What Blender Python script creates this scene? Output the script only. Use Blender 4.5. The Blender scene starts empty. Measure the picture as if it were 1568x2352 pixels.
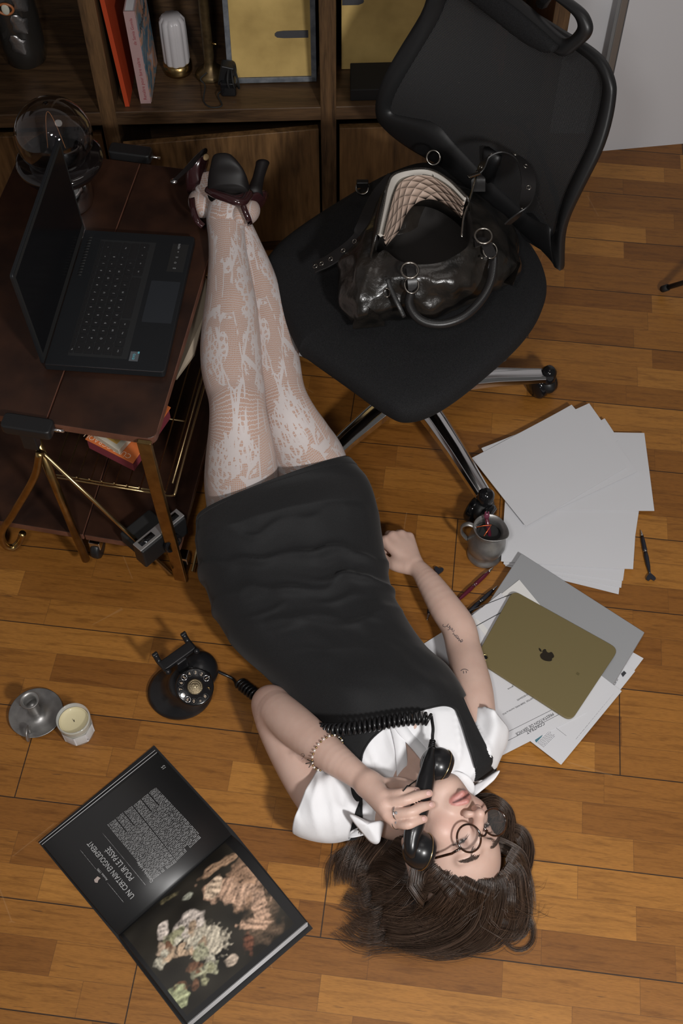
import bpy, bmesh, math, random
import numpy as np
from mathutils import Vector, Matrix
from mathutils.bvhtree import BVHTree
random.seed(7); RNG = np.random.RandomState(11)
S = bpy.context.scene
COL = S.collection
# ---------------------------------------------------------------- camera
F_PX, CAM_H, PITCH = 2700.0, 2.136, math.radians(34)
cam = bpy.data.cameras.new('camera'); camo = bpy.data.objects.new('camera', cam); COL.objects.link(camo)
cam.sensor_fit = 'VERTICAL'; cam.sensor_height = 36; cam.lens = 36 * F_PX / 2352
camo.location = (0, 0, CAM_H); camo.rotation_euler = (PITCH, 0, 0); cam.clip_start = .05
S.camera = camo
# ---------------------------------------------------------------- light
w = bpy.data.worlds.new('world'); S.world = w; w.use_nodes = True
w.node_tree.nodes['Background'].inputs[0].default_value = (1, .96, .92, 1)
w.node_tree.nodes['Background'].inputs[1].default_value = .075
def area(name, loc, target, size, power, col=(1, 1, 1)):
    l = bpy.data.lights.new(name, 'AREA'); l.shape = 'DISK'; l.size = size; l.energy = power; l.color = col
    o = bpy.data.objects.new(name, l); COL.objects.link(o); o.location = loc
    o.rotation_euler = (Vector(target) - Vector(loc)).to_track_quat('-Z', 'Y').to_euler(); return o
area('key_lamp', (.78, -.36, 1.8), (.22, .95, 0), .2, 37, (1, .98, .96))
area('flash_lamp', (-.22, -.05, 2.3), (-.02, 1.35, 0.1), .2, 13, (1, .98, .96))
area('ceiling_lamp', (.5, 1.4, 2.75), (.2, 1.3, 0), .9, 3, (1, .95, .9))
S.view_settings.view_transform = 'Standard'; S.view_settings.look = 'None'
S.view_settings.gamma = 1; S.view_settings.use_curve_mapping = False; S.view_settings.exposure = 0.0
# ---------------------------------------------------------------- helpers: picture point to world point
CP = np.array([0, 0, CAM_H])
def ray(u, v):
    x = (u - 784) / F_PX; y = (1176 - v) / F_PX; c, s = math.cos(PITCH), math.sin(PITCH)
    return np.array([x, y * c + s, y * s - c])
def W(u, v, z):
    d = ray(u, v); return CP + d * (z - CAM_H) / d[2]
def Yp(u, v, y):
    d = ray(u, v); return CP + d * y / d[1]
def RP(u, v, q, n):
    d = ray(u, v); n = np.asarray(n, float); return CP + d * np.dot(np.asarray(q) - CP, n) / np.dot(d, n)
def A(*a): return np.array(a, float)
def nrm(v): v = np.asarray(v, float); return v / (np.linalg.norm(v) + 1e-12)
ORG = {}
# ---------------------------------------------------------------- materials
MATS = {}
def M(name, col, rough=.5, metal=0., var=None, bump=None, coat=0., trans=0., ior=1.45, alpha=1., sheen=0., spec=.5, emit=None):
    """var=(scale, colour2, detail, stretch)  bump=(scale, strength, distance)"""
    if name in MATS: return MATS[name]
    m = bpy.data.materials.new(name); m.use_nodes = True; MATS[name] = m
    nt = m.node_tree; b = nt.nodes['Principled BSDF']
    b.inputs['Base Color'].default_value = (*col, 1); b.inputs['Roughness'].default_value = rough
    b.inputs['Metallic'].default_value = metal; b.inputs['Coat Weight'].default_value = coat
    b.inputs['Coat Roughness'].default_value = .08
    b.inputs['Transmission Weight'].default_value = trans; b.inputs['IOR'].default_value = ior
    b.inputs['Alpha'].default_value = alpha; b.inputs['Sheen Weight'].default_value = sheen
    b.inputs['Specular IOR Level'].default_value = spec
    if var or bump:
        tc = nt.nodes.new('ShaderNodeTexCoord')
    if var:
        mp = nt.nodes.new('ShaderNodeMapping'); nt.links.new(tc.outputs['Object'], mp.inputs[0])
        mp.inputs['Scale'].default_value = var[3] if len(var) > 3 else (1, 1, 1)
        n = nt.nodes.new('ShaderNodeTexNoise'); n.inputs['Scale'].default_value = var[0]
        n.inputs['Detail'].default_value = var[2] if len(var) > 2 else 5
        nt.links.new(mp.outputs[0], n.inputs['Vector'])
        r = nt.nodes.new('ShaderNodeValToRGB'); r.color_ramp.elements[0].position = .35; r.color_ramp.elements[1].position = .65
        r.color_ramp.elements[0].color = (*col, 1); r.color_ramp.elements[1].color = (*var[1], 1)
        nt.links.new(n.outputs[0], r.inputs[0]); nt.links.new(r.outputs[0], b.inputs['Base Color'])
    if bump:
        n2 = nt.nodes.new('ShaderNodeTexNoise'); n2.inputs['Scale'].default_value = bump[0]; n2.inputs['Detail'].default_value = 6
        nt.links.new(tc.outputs['Object'], n2.inputs['Vector'])
        bp = nt.nodes.new('ShaderNodeBump'); bp.inputs['Strength'].default_value = bump[1]
        bp.inputs['Distance'].default_value = bump[2] if len(bump) > 2 else .002
        nt.links.new(n2.outputs[0], bp.inputs['Height']); nt.links.new(bp.outputs[0], b.inputs['Normal'])
    return m
def node_math(nt, op, a, b=None, c=None):
    n = nt.nodes.new('ShaderNodeMath'); n.operation = op
    for i, x in enumerate((a, b, c)):
        if x is None: continue
        if isinstance(x, (int, float)): n.inputs[i].default_value = x
        else: nt.links.new(x, n.inputs[i])
    return n.outputs[0]
def ramp(nt, fac, stops):
    r = nt.nodes.new('ShaderNodeValToRGB'); e = r.color_ramp.elements
    while len(e) < len(stops): e.new(.5)
    for i, (p, c) in enumerate(stops):
        e[i].position = p; e[i].color = (*c, 1) if len(c) == 3 else c
    nt.links.new(fac, r.inputs[0]); return r.outputs[0]
def mixc(nt, fac, a, b, mode='MIX'):
    n = nt.nodes.new('ShaderNodeMix'); n.data_type = 'RGBA'; n.blend_type = mode
    for s, x in ((0, fac), (6, a), (7, b)):
        if isinstance(x, (int, float)): n.inputs[s].default_value = x
        elif isinstance(x, tuple): n.inputs[s].default_value = (*x, 1)
        else: nt.links.new(x, n.inputs[s])
    return n.outputs[2]
# ---------------------------------------------------------------- objects
def tag(o, label, cat, group=None):
    o['label'] = label; o['category'] = cat
    if group: o['group'] = group
    return o
def thing(name, label, cat, loc, group=None):
    o = bpy.data.objects.new(name, None); COL.objects.link(o); o.location = tuple(loc); o.empty_display_size = .05
    ORG[o.name] = np.array(loc, float); return tag(o, label, cat, group)
def obj(name, V, Fc, mat, parent=None, smooth=True, bevel=0, segs=2, subsurf=0, solid=0, uv=None, cols=None, label=None, auto=None):
    V = np.asarray(V, float)
    if parent is not None: o0 = ORG[parent.name]
    else: o0 = A(*( (V.min(0) + V.max(0)) / 2)); o0[2] = V[:, 2].min()
    me = bpy.data.meshes.new(name)
    me.from_pydata((V - o0).tolist(), [], [list(map(int, f)) for f in Fc])
    if mat is not None: me.materials.append(mat)
    me.polygons.foreach_set('use_smooth', [bool(smooth)] * len(me.polygons))
    if uv is not None:
        l = me.uv_layers.new(name='UVMap'); uv = np.asarray(uv, float)
        li = np.empty(len(me.loops), int); me.loops.foreach_get('vertex_index', li)
        l.data.foreach_set('uv', uv[li].ravel())
    if cols is not None:
        a = me.color_attributes.new('Col', 'FLOAT_COLOR', 'POINT')
        c = np.ones((len(V), 4)); c[:, :3] = cols; a.data.foreach_set('color', c.ravel())
    me.validate(); me.update()
    o = bpy.data.objects.new(name, me); COL.objects.link(o)
    if parent is not None: o.parent = parent; ORG[o.name] = o0; o.location = (0, 0, 0)
    else: o.location = tuple(o0); ORG[o.name] = o0
    if solid:
        md = o.modifiers.new('solid', 'SOLIDIFY'); md.thickness = solid; md.offset = 0
    if bevel:
        md = o.modifiers.new('bevel', 'BEVEL'); md.width = bevel; md.segments = segs; md.limit_method = 'ANGLE'; md.angle_limit = math.radians(35)
    if subsurf:
        md = o.modifiers.new('sub', 'SUBSURF'); md.levels = subsurf; md.render_levels = subsurf
    if smooth and bevel:
        md = o.modifiers.new('wn', 'WEIGHTED_NORMAL'); md.keep_sharp = False
    if label: o['label'] = label
    return o
def struct(o): o['kind'] = 'structure'; return o
class MB:
    """collects simple shapes into one mesh"""
    def __init__(s): s.V = []; s.F = []; s.UV = []
    def add(s, V, F):
        n = len(s.V); s.V += [tuple(map(float, v)) for v in V]; s.F += [[i + n for i in f] for f in F]; return s
    def box(s, c, half, ax=None):
        c = np.asarray(c, float); X, Y, Z = ax if ax is not None else (A(1, 0, 0), A(0, 1, 0), A(0, 0, 1))
        V = [c + X * half[0] * i + Y * half[1] * j + Z * half[2] * k for i in (-1, 1) for j in (-1, 1) for k in (-1, 1)]
        return s.add(V, [(0, 1, 3, 2), (4, 6, 7, 5), (0, 4, 5, 1), (2, 3, 7, 6), (0, 2, 6, 4), (1, 5, 7, 3)])
    def prism(s, pts, d):
        pts = [np.asarray(p, float) for p in pts]; d = np.asarray(d, float); n = len(pts)
        return s.add(pts + [p + d for p in pts], [list(range(n))[::-1], list(range(n, 2 * n))] + [(i, (i + 1) % n, n + (i + 1) % n, n + i) for i in range(n)])
    def loft(s, rings, closed=True, caps=True):
        n = len(rings[0]); m = len(rings); V = [p for r in rings for p in r]; F = []
        for i in range(m - 1):
            for j in range(n if closed else n - 1):
                k = (j + 1) % n; F.append((i * n + j, i * n + k, (i + 1) * n + k, (i + 1) * n + j))
        if caps: F.append(list(range(n))[::-1]); F.append(list(range((m - 1) * n, m * n)))
        return s.add(V, F)
    def tube(s, pts, r, n=10, caps=True, flat=None, up=None):
        pts = np.asarray(pts, float); m = len(pts); r = np.broadcast_to(np.asarray(r, float), (m,))
        T = np.gradient(pts, axis=0); T /= np.linalg.norm(T, axis=1)[:, None] + 1e-12
        a = np.asarray(up, float) if up is not None else (A(0, 0, 1) if abs(T[0][2]) < .9 else A(1, 0, 0))
        N = nrm(a - T[0] * a.dot(T[0])); rings = []
        for i in range(m):
            N = nrm(N - T[i] * N.dot(T[i])) if up is None else nrm(a - T[i] * a.dot(T[i])); B = np.cross(T[i], N)
            fl = 1 if flat is None else flat
            rings.append([pts[i] + r[i] * (math.cos(t) * N * fl + math.sin(t) * B) for t in np.linspace(0, 2 * math.pi, n, endpoint=False)])
        return s.loft(rings, True, caps)
    def lathe(s, prof, c, axis=(0, 0, 1), n=40, caps=True, xdir=None):
        c = np.asarray(c, float); Z = nrm(axis); X = nrm(np.cross(Z, A(0, 1, .01) if abs(Z[1]) < .9 else A(1, 0, 0))); Y = np.cross(Z, X)
        return s.loft([[c + Z * h + r * (math.cos(t) * X + math.sin(t) * Y) for t in np.linspace(0, 2 * math.pi, n, endpoint=False)] for r, h in prof], True, caps)
    def ell(s, c, rad, ax=None, n=20, m=12):
        c = np.asarray(c, float); X, Y, Z = ax if ax is not None else (A(1, 0, 0), A(0, 1, 0), A(0, 0, 1)); R = []
        for p in np.linspace(.02, math.pi - .02, m):
            R.append([c + X * rad[0] * math.sin(p) * math.cos(t) + Y * rad[1] * math.sin(p) * math.sin(t) + Z * rad[2] * math.cos(p) for t in np.linspace(0, 2 * math.pi, n, endpoint=False)])
        return s.loft(R[::-1], True, True)
    def torus(s, c, R, r, axis=(0, 0, 1), n=32, k=8, squash=1, ax=None):
        Z = nrm(axis)
        if ax is not None: X = nrm(ax - Z * np.dot(ax, Z))
        else: X = nrm(np.cross(Z, A(0, 1, .01) if abs(Z[1]) < .9 else A(1, 0, 0)))
        Y = np.cross(Z, X); V = []; Fc = []
        for i in range(n):
            t = 2 * math.pi * i / n; d = math.cos(t) * X + math.sin(t) * Y * squash
            for j in range(k):
                q = 2 * math.pi * j / k; V.append(np.asarray(c) + d * R + r * (math.cos(q) * nrm(d) + math.sin(q) * Z))
                Fc.append((i * k + j, ((i + 1) % n) * k + j, ((i + 1) % n) * k + (j + 1) % k, i * k + (j + 1) % k))
        return s.add(V, Fc)
    def build(s, name, mat, parent=None, **kw): return obj(name, s.V, s.F, mat, parent, **kw)
def spline(pts, n=8):
    """catmull rom through control points of any dimension"""
    p = np.asarray(pts, float); p = np.vstack([2 * p[0] - p[1], p, 2 * p[-1] - p[-2]]); out = []
    for i in range(1, len(p) - 2):
        for t in np.linspace(0, 1, n, endpoint=False):
            a, b, c, d = p[i - 1], p[i], p[i + 1], p[i + 2]
            out.append(.5 * ((2 * b) + (-a + c) * t + (2 * a - 5 * b + 4 * c - d) * t * t + (-a + 3 * b - 3 * c + d) * t ** 3))
    out.append(p[-2]); return np.array(out)
def rounded(pts, r, n=6):
    """round the corners of a planar polygon of 3D points"""
    out = []; pts = [np.asarray(p, float) for p in pts]; k = len(pts)
    rr = r if hasattr(r, '__len__') else [r] * k
    for i in range(k):
        a, b, c = pts[i - 1], pts[i], pts[(i + 1) % k]; q = min(rr[i], .49 * np.linalg.norm(a - b), .49 * np.linalg.norm(c - b))
        p0 = b + nrm(a - b) * q; p1 = b + nrm(c - b) * q
        for t in np.linspace(0, 1, n): out.append((1 - t) ** 2 * p0 + 2 * t * (1 - t) * b + t * t * p1)
    return out
def text_vf(body, size, origin, xd, yd, align='LEFT', lift=.0004):
    c = bpy.data.curves.new('t', 'FONT'); c.body = body; c.size = size; c.align_x = align; c.extrude = 0; c.resolution_u = 3
    o = bpy.data.objects.new('t', c); COL.objects.link(o)
    dg = bpy.context.evaluated_depsgraph_get(); me = bpy.data.meshes.new_from_object(o.evaluated_get(dg))
    V = np.array([v.co[:] for v in me.vertices]); Fc = [list(p.vertices) for p in me.polygons]
    bpy.data.objects.remove(o); bpy.data.meshes.remove(me); bpy.data.curves.remove(c)
    if len(V) == 0: return [], []
    X, Y = nrm(xd), nrm(yd); Z = np.cross(X, Y)
    return [np.asarray(origin) + X * v[0] + Y * v[1] + Z * lift for v in V], Fc
def text(name, items, mat, parent):
    mb = MB()
    for it in items:
        V, Fc = text_vf(*it)
        if len(V): mb.add(V, Fc)
    return mb.build(name, mat, parent, smooth=False)

# ---------------------------------------------------------------- shared materials
def wood(name, c1, c2, scale=6, stretch=(1, .08, 1), rough=.45, rot=0):
    m = bpy.data.materials.new(name); m.use_nodes = True; nt = m.node_tree; b = nt.nodes['Principled BSDF']; MATS[name] = m
    tc = nt.nodes.new('ShaderNodeTexCoord'); mp = nt.nodes.new('ShaderNodeMapping'); mp.inputs['Scale'].default_value = stretch
    nt.links.new(tc.outputs['Object'], mp.inputs[0])
    n = nt.nodes.new('ShaderNodeTexNoise'); n.inputs['Scale'].default_value = scale; n.inputs['Detail'].default_value = 8; n.inputs['Distortion'].default_value = 1.2
    nt.links.new(mp.outputs[0], n.inputs['Vector'])
    wv = nt.nodes.new('ShaderNodeTexNoise'); wv.inputs['Scale'].default_value = scale * 9; wv.inputs['Detail'].default_value = 3
    nt.links.new(mp.outputs[0], wv.inputs['Vector'])
    f = node_math(nt, 'ADD', n.outputs[0], node_math(nt, 'MULTIPLY', node_math(nt, 'SUBTRACT', wv.outputs[0], .5), .5))
    c = ramp(nt, f, [(.3, c1), (.52, tuple((np.array(c1) * .45 + np.array(c2) * .55))), (.72, c2)])
    nt.links.new(c, b.inputs['Base Color']); b.inputs['Roughness'].default_value = rough
    return m
shelf_wood_h = wood('shelf_wood_horizontal', (.03, .016, .008), (.10, .055, .025), 5, (.6, 8, 8))
shelf_wood_v = wood('shelf_wood_vertical', (.035, .019, .009), (.13, .07, .03), 5, (8, 8, .6))
door_wood = wood('door_wood', (.045, .022, .008), (.19, .10, .038), 3.2, (4.5, 4, .5))
brass = M('brass', (.42, .29, .12), .28, 1., var=(40, (.3, .2, .08), 3))
wire_brass = M('wire_brass', (.5, .38, .2), .3, 1.)
chrome = M('chrome', (.75, .75, .76), .12, 1.)
black_plastic = M('black_plastic', (.011, .011, .0115), .42, bump=(900, .15, .0004))
black_gloss = M('black_gloss', (.008, .008, .009), .1)
black_matt = M('black_matt', (.012, .012, .012), .7)
paper_white = M('paper_white', (.58, .58, .60), .75, bump=(6, .15, .003))
ink = M('ink', (.05, .05, .055), .7)

# ---------------------------------------------------------------- floor
FLOOR_OFF = 0.11385
def floor_material():
    m = bpy.data.materials.new('parquet'); m.use_nodes = True; nt = m.node_tree; b = nt.nodes['Principled BSDF']
    tc = nt.nodes.new('ShaderNodeTexCoord'); mp = nt.nodes.new('ShaderNodeMapping'); mp.vector_type = 'POINT'
    mp.inputs['Rotation'].default_value = (0, 0, math.radians(7)); nt.links.new(tc.outputs['Object'], mp.inputs[0])
    sp = nt.nodes.new('ShaderNodeSeparateXYZ'); nt.links.new(mp.outputs[0], sp.inputs[0])
    x, y = sp.outputs[0], node_math(nt, 'ADD', sp.outputs[1], FLOOR_OFF - .0)
    def cells(rowh, length, seed):
        r = node_math(nt, 'FLOOR', node_math(nt, 'DIVIDE', y, rowh))
        wn = nt.nodes.new('ShaderNodeTexWhiteNoise'); wn.noise_dimensions = '1D'; nt.links.new(node_math(nt, 'ADD', r, seed), wn.inputs['W'])
        xx = node_math(nt, 'ADD', node_math(nt, 'DIVIDE', x, length), node_math(nt, 'MULTIPLY', wn.outputs[0], 7.3))
        # uneven lengths
        xx = node_math(nt, 'ADD', xx, node_math(nt, 'MULTIPLY', node_math(nt, 'SINE', node_math(nt, 'MULTIPLY', xx, 2.1)), .22))
        c = node_math(nt, 'FLOOR', xx)
        cb = nt.nodes.new('ShaderNodeCombineXYZ'); nt.links.new(r, cb.inputs[0]); nt.links.new(c, cb.inputs[1]); cb.inputs[2].default_value = seed
        w2 = nt.nodes.new('ShaderNodeTexWhiteNoise'); nt.links.new(cb.outputs[0], w2.inputs['Vector'])
        fy = node_math(nt, 'FRACT', node_math(nt, 'DIVIDE', y, rowh)); fx = node_math(nt, 'FRACT', xx)
        dy = node_math(nt, 'MULTIPLY', node_math(nt, 'MINIMUM', fy, node_math(nt, 'SUBTRACT', 1., fy)), rowh)
        dx = node_math(nt, 'MULTIPLY', node_math(nt, 'MINIMUM', fx, node_math(nt, 'SUBTRACT', 1., fx)), length)
        return w2.outputs['Value'], w2.outputs['Color'], dx, dy
    RH = .061
    v1, c1, dx1, dy1 = cells(RH, .30, 3.)
    v2, c2, dx2, dy2 = cells(RH * 3, 1.25, 9.)
    gm = nt.nodes.new('ShaderNodeCombineXYZ')
    nt.links.new(node_math(nt, 'ADD', x, node_math(nt, 'MULTIPLY', v1, 30.)), gm.inputs[0])
    nt.links.new(node_math(nt, 'ADD', node_math(nt, 'MULTIPLY', y, 11.), node_math(nt, 'MULTIPLY', v1, 17.)), gm.inputs[1])
    g = nt.nodes.new('ShaderNodeTexNoise'); g.inputs['Scale'].default_value = 9; g.inputs['Detail'].default_value = 9; g.inputs['Roughness'].default_value = .62
    g.inputs['Distortion'].default_value = .6; nt.links.new(gm.outputs[0], g.inputs['Vector'])
    g2 = nt.nodes.new('ShaderNodeTexNoise'); g2.inputs['Scale'].default_value = 70; g2.inputs['Detail'].default_value = 4; nt.links.new(gm.outputs[0], g2.inputs['Vector'])
    base = ramp(nt, v1, [(0, (.195, .073, .011)), (.4, (.25, .099, .016)), (.75, (.30, .124, .021)), (1., (.39, .172, .032))])
    gr = ramp(nt, g.outputs[0], [(.3, (.55, .5, .45)), (.5, (1, 1, 1)), (.75, (1.14, 1.12, 1.05))])
    base = mixc(nt, .8, base, gr, 'MULTIPLY')
    base = mixc(nt, .35, base, ramp(nt, g2.outputs[0], [(.35, (.5, .44, .38)), (.55, (1.08, 1.08, 1.08))]), 'MULTIPLY')
    # dark pores and specks
    sp2 = nt.nodes.new('ShaderNodeTexNoise'); sp2.inputs['Scale'].default_value = 16; sp2.inputs['Detail'].default_value = 2
    nt.links.new(gm.outputs[0], sp2.inputs['Vector'])
    base = mixc(nt, ramp(nt, sp2.outputs[0], [(.70, (0, 0, 0)), (.76, (.7, .7, .7))]), base, (.05, .022, .008))
    seam1 = node_math(nt, 'LESS_THAN', node_math(nt, 'MINIMUM', dx1, dy1), .0005)
    seam2 = node_math(nt, 'LESS_THAN', node_math(nt, 'MINIMUM', dx2, dy2), .0011)
    base = mixc(nt, node_math(nt, 'MULTIPLY', seam1, .45), base, (.05, .022, .008))
    base = mixc(nt, node_math(nt, 'MULTIPLY', seam2, .9), base, (.012, .007, .004))
    # thin scratches
    sc = nt.nodes.new('ShaderNodeTexVoronoi'); sc.feature = 'DISTANCE_TO_EDGE'; sc.inputs['Scale'].default_value = 2.3; nt.links.new(mp.outputs[0], sc.inputs['Vector'])
    sn = nt.nodes.new('ShaderNodeTexNoise'); sn.inputs['Scale'].default_value = 5; nt.links.new(mp.outputs[0], sn.inputs['Vector'])
    scm = node_math(nt, 'MULTIPLY', node_math(nt, 'LESS_THAN', sc.outputs[0], .0022), node_math(nt, 'GREATER_THAN', sn.outputs[0], .6))
    base = mixc(nt, node_math(nt, 'MULTIPLY', scm, .10), base, (.6, .4, .22))
    nt.links.new(base, b.inputs['Base Color'])
    rr = nt.nodes.new('ShaderNodeMapRange'); nt.links.new(g.outputs[0], rr.inputs[0]); rr.inputs[3].default_value = .36; rr.inputs[4].default_value = .52
    nt.links.new(rr.outputs[0], b.inputs['Roughness'])
    h = node_math(nt, 'SUBTRACT', node_math(nt, 'MULTIPLY', g.outputs[0], .15), node_math(nt, 'MULTIPLY', seam2, 1.))
    bp = nt.nodes.new('ShaderNodeBump'); bp.inputs['Strength'].default_value = .35; bp.inputs['Distance'].default_value = .001
    nt.links.new(h, bp.inputs['Height']); nt.links.new(bp.outputs[0], b.inputs['Normal'])
    return m
struct(MB().box((0, 1.2, -.02), (2.2, 2.2, .02)).build('floor', floor_material(), smooth=False))
wall_white = M('wall_paint', (.62, .62, .64), .8, bump=(60, .08, .001))
struct(MB().box((0, 2.75, 1.4), (2.2, .03, 1.4)).build('wall_back', wall_white, smooth=False))
struct(MB().box((-2.2, 1.2, 1.4), (.03, 2.2, 1.4)).build('wall_left', wall_white, smooth=False))
struct(MB().box((0, 1.2, 2.9), (2.2, 2.2, .03)).build('ceiling', wall_white, smooth=False))

# ---------------------------------------------------------------- shelf unit
SY = 2.26; SX = [-1.03, -.53, -.03, .47, .75]; SZ = .415; TH = .019
SH = thing('shelf_unit', 'dark wooden cube shelf unit with low cupboard doors along the wall', 'shelf', (0, SY + .2, 0))
SR = math.radians(2.2)
sh = lambda x, dy, z: A(x, SY + dy + (x + .03) * math.tan(SR), z)
def slab(mb, x0, x1, d0, d1, z0, z1):
    V = [sh(x, d, z) for x in (x0, x1) for d in (d0, d1) for z in (z0, z1)]
    return mb.add(V, [(0, 1, 3, 2), (4, 6, 7, 5), (0, 4, 5, 1), (2, 3, 7, 6), (0, 2, 6, 4), (1, 5, 7, 3)])
for x in (-1.03, -.53, -.03, .47):
    slab(MB(), x - .018, x + .018, 0, .37, .0, 1.32).build('divider', shelf_wood_v, SH, smooth=False, bevel=.002)
slab(MB(), -1.45, .47, .001, .369, SZ - .018, SZ + .018).build('shelf_board', shelf_wood_h, SH, smooth=False, bevel=.002)
slab(MB(), -1.45, .47, .001, .369, .86, .896).build('shelf_board', shelf_wood_h, SH, smooth=False, bevel=.002)
slab(MB(), -1.45, .47, .001, .369, 1.32, 1.356).build('shelf_board', shelf_wood_h, SH, smooth=False, bevel=.002)
slab(MB(), -1.45, .47, .001, .369, .0, .036).build('plinth', shelf_wood_h, SH, smooth=False, bevel=.002)
slab(MB(), -1.45, .488, .37, .38, 0, 1.356).build('back_panel', shelf_wood_h, SH, smooth=False)
def cup_door(x0, x1, swing, name='cupboard_door'):
    q = sh(x1, .006, 0); a = math.radians(180) + SR + math.radians(swing); d = A(math.cos(a), math.sin(a), 0); n = A(-d[1], d[0], 0)
    L = x1 - x0; ax = (d, n, A(0, 0, 1)); return MB().box(q + d * L / 2 + n * -.009 + A(0, 0, .203), (L / 2, .009, .166), ax).build(name, door_wood, SH, smooth=False, bevel=.0015)
cup_door(-1.005, -.555, 0); cup_door(-.505, -.053, 5.5); cup_door(-.005, .445, 0)

# ---------------------------------------------------------------- things on the shelf
zs = SZ + .018
def upright_box(mb, x0, x1, d0, d1, z0, z1): return slab(mb, x0, x1, d0, d1, z0, z1)
# horseshoe lying against the back
hs = MB(); c = sh(-.93, .16, zs + .075); X = A(1, 0, 0); Yv = nrm(A(0, .5, .85)); Nn = np.cross(X, Yv); pr = []
for t in np.linspace(-2.5, 2.5, 40):
    q = t - math.pi / 2; pr.append(c + X * .062 * math.sin(t) * 1.0 + Yv * (-.075) * math.cos(t))
hs.tube(pr, .012, 8, flat=.45, up=Nn)
hm = tag(hs.build('horseshoe', M('old_iron', (.20, .15, .085), .55, .6, var=(50, (.11, .085, .05), 5), bump=(90, .4, .002))), 'worn brassy horseshoe with nail holes propped at far left of the shelf', 'horseshoe')
nh = MB()
for t in (-1.9, -1.55, -1.2, 1.2, 1.55, 1.9):
    p = c + X * .062 * math.sin(t) + Yv * (-.075) * math.cos(t); nh.ell(p + Nn * (-.0052 if Nn[1] > 0 else .0052), (.0035, .002, .0022), n=8, m=6)
nh.build('nail_hole', black_matt, hm)
# dark vase
c = sh(-.74, .2, zs); t = thing('dark_vase', 'dark glossy vase with embossed silver leaves beside the horseshoe', 'vase', c)
MB().lathe([(.035, 0), (.045, .008), (.05, .05), (.05, .12), (.047, .17), (.044, .2), (.041, .2), (.04, .16)], c, n=36, caps=False).build('body', M('vase_glaze', (.02, .018, .016), .22, coat=.5), t)
for k in range(3):
    lf = []
    a0 = -1.75 + .28 * k; z0 = .05 + .05 * k
    L = []
    for i in range(9):
        s = i / 8; wd = .016 * math.sin(math.pi * s) ** .7 * (1 + .25 * math.sin(14 * s)); aa = a0 + s * .5; zz = z0 + .05 * (1 - s)
        L.append([c + A(.0515 * math.cos(aa + q * wd / .05), .0515 * math.sin(aa + q * wd / .05), zz + q * wd * .6) for q in (-1, -.3, .3, 1)])
    MB().loft(L, False, False).build('leaf_relief', M('dull_silver', (.33, .32, .32), .35, .9, bump=(200, .5, .001)), t, solid=.0015)
MB().ell(c + A(-.005, -.051, .165), (.009, .004, .014)).build('cabochon', M('cabochon', (.5, .5, .42), .15), t)
MB().torus(c + A(-.005, -.05, .165), .0125, .003, (0, 1, 0), squash=1.35).build('cabochon_rim', M('amber_rim', (.35, .12, .04), .4), t)
# books at far left edge
for k, (dz, cc, lab) in enumerate(((0, (.30, .31, .36), 'pale grey-blue book, lower of the two lying at the left frame edge'), (.026, (.035, .05, .07), 'dark blue book lying on the pale book at the left frame edge'))):
    t = thing('book', lab, 'book', sh(-1.0 + .01 * k, .06, zs + dz), 'books lying at the left edge')
    x0, x1, d0, d1 = -1.2, -.865 + .012 * k, .03 + .015 * k, .17
    slab(MB(), x0, x1, d0, d1, zs + dz + .003, zs + dz + .0225).build('page_block', paper_white, t, smooth=False)
    cm = M('cover%d' % k, cc, .5); slab(slab(MB(), x0, x1 + .002, d0 - .002, d1, zs + dz, zs + dz + .003), x0, x1 + .002, d0 - .002, d1, zs + dz + .0225, zs + dz + .0255).build('cover', cm, t, smooth=False)
# standing books
def stand_book(label, x, th, depth, h, lean, cov, d0, name='book'):
    base = sh(x, d0, zs); t = thing(name, label, 'book', base, 'books standing beside the divider')
    Xb = nrm(A(math.cos(lean), 0, -math.sin(lean))); Zb = nrm(A(math.sin(lean), 0, math.cos(lean))); Yb = A(0, 1, 0)
    o = base + Xb * th / 2 + Zb * h / 2 + Yb * depth / 2 + A(0, 0, abs(math.sin(lean)) * th)
    MB().box(o + Yb * .003, (th / 2 - .002, depth / 2 - .004, h / 2 - .003), (Xb, Yb, Zb)).build('page_block', paper_white, t, smooth=False)
    cv = MB()
    for sgn in (-1, 1): cv.box(o + Xb * sgn * (th / 2 - .001), (.001, depth / 2, h / 2), (Xb, Yb, Zb))
    cv.box(o - Yb * (depth / 2), (th / 2, .0012, h / 2), (Xb, Yb, Zb)); cv.build('cover', cov, t, smooth=False); return t, o, (Xb, Yb, Zb)
stand_book('thin orange-red book leaning in the gap by the left divider', -.492, .010, .19, .27, -.05, M('orange_cover', (.40, .05, .015), .45), .02)
tb, ob, ax = stand_book('book with pale pink spine and handwritten red title standing by the orange one', -.458, .024, .15, .23, -.02, M('pink_cover', (.36, .235, .23), .55), .03)
for _it in [('Renaître pour faire naître', .0105, ob - ax[1] * .0762 - ax[2] * .105 + ax[0] * .004, ax[2], -ax[0]), ('de Samia Gomila', .0095, ob - ax[1] * .0762 + ax[2] * .035 + ax[0] * .004, ax[2], -ax[0])]: text('spine_text', [_it], M('red_ink', (.25, .03, .04), .6), tb)
artm = bpy.data.materials.new('cover_art'); artm.use_nodes = True; nt = artm.node_tree
tcn = nt.nodes.new('ShaderNodeTexCoord'); nz = nt.nodes.new('ShaderNodeTexNoise'); nz.inputs['Scale'].default_value = 14; nz.inputs['Distortion'].default_value = 2
nt.links.new(tcn.outputs['Object'], nz.inputs['Vector'])
nt.links.new(ramp(nt, nz.outputs[0], [(.32, (.03, .10, .16)), (.45, (.12, .2, .25)), (.55, (.5, .24, .13)), (.7, (.45, .4, .42))]), nt.nodes['Principled BSDF'].inputs['Base Color'])
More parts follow.
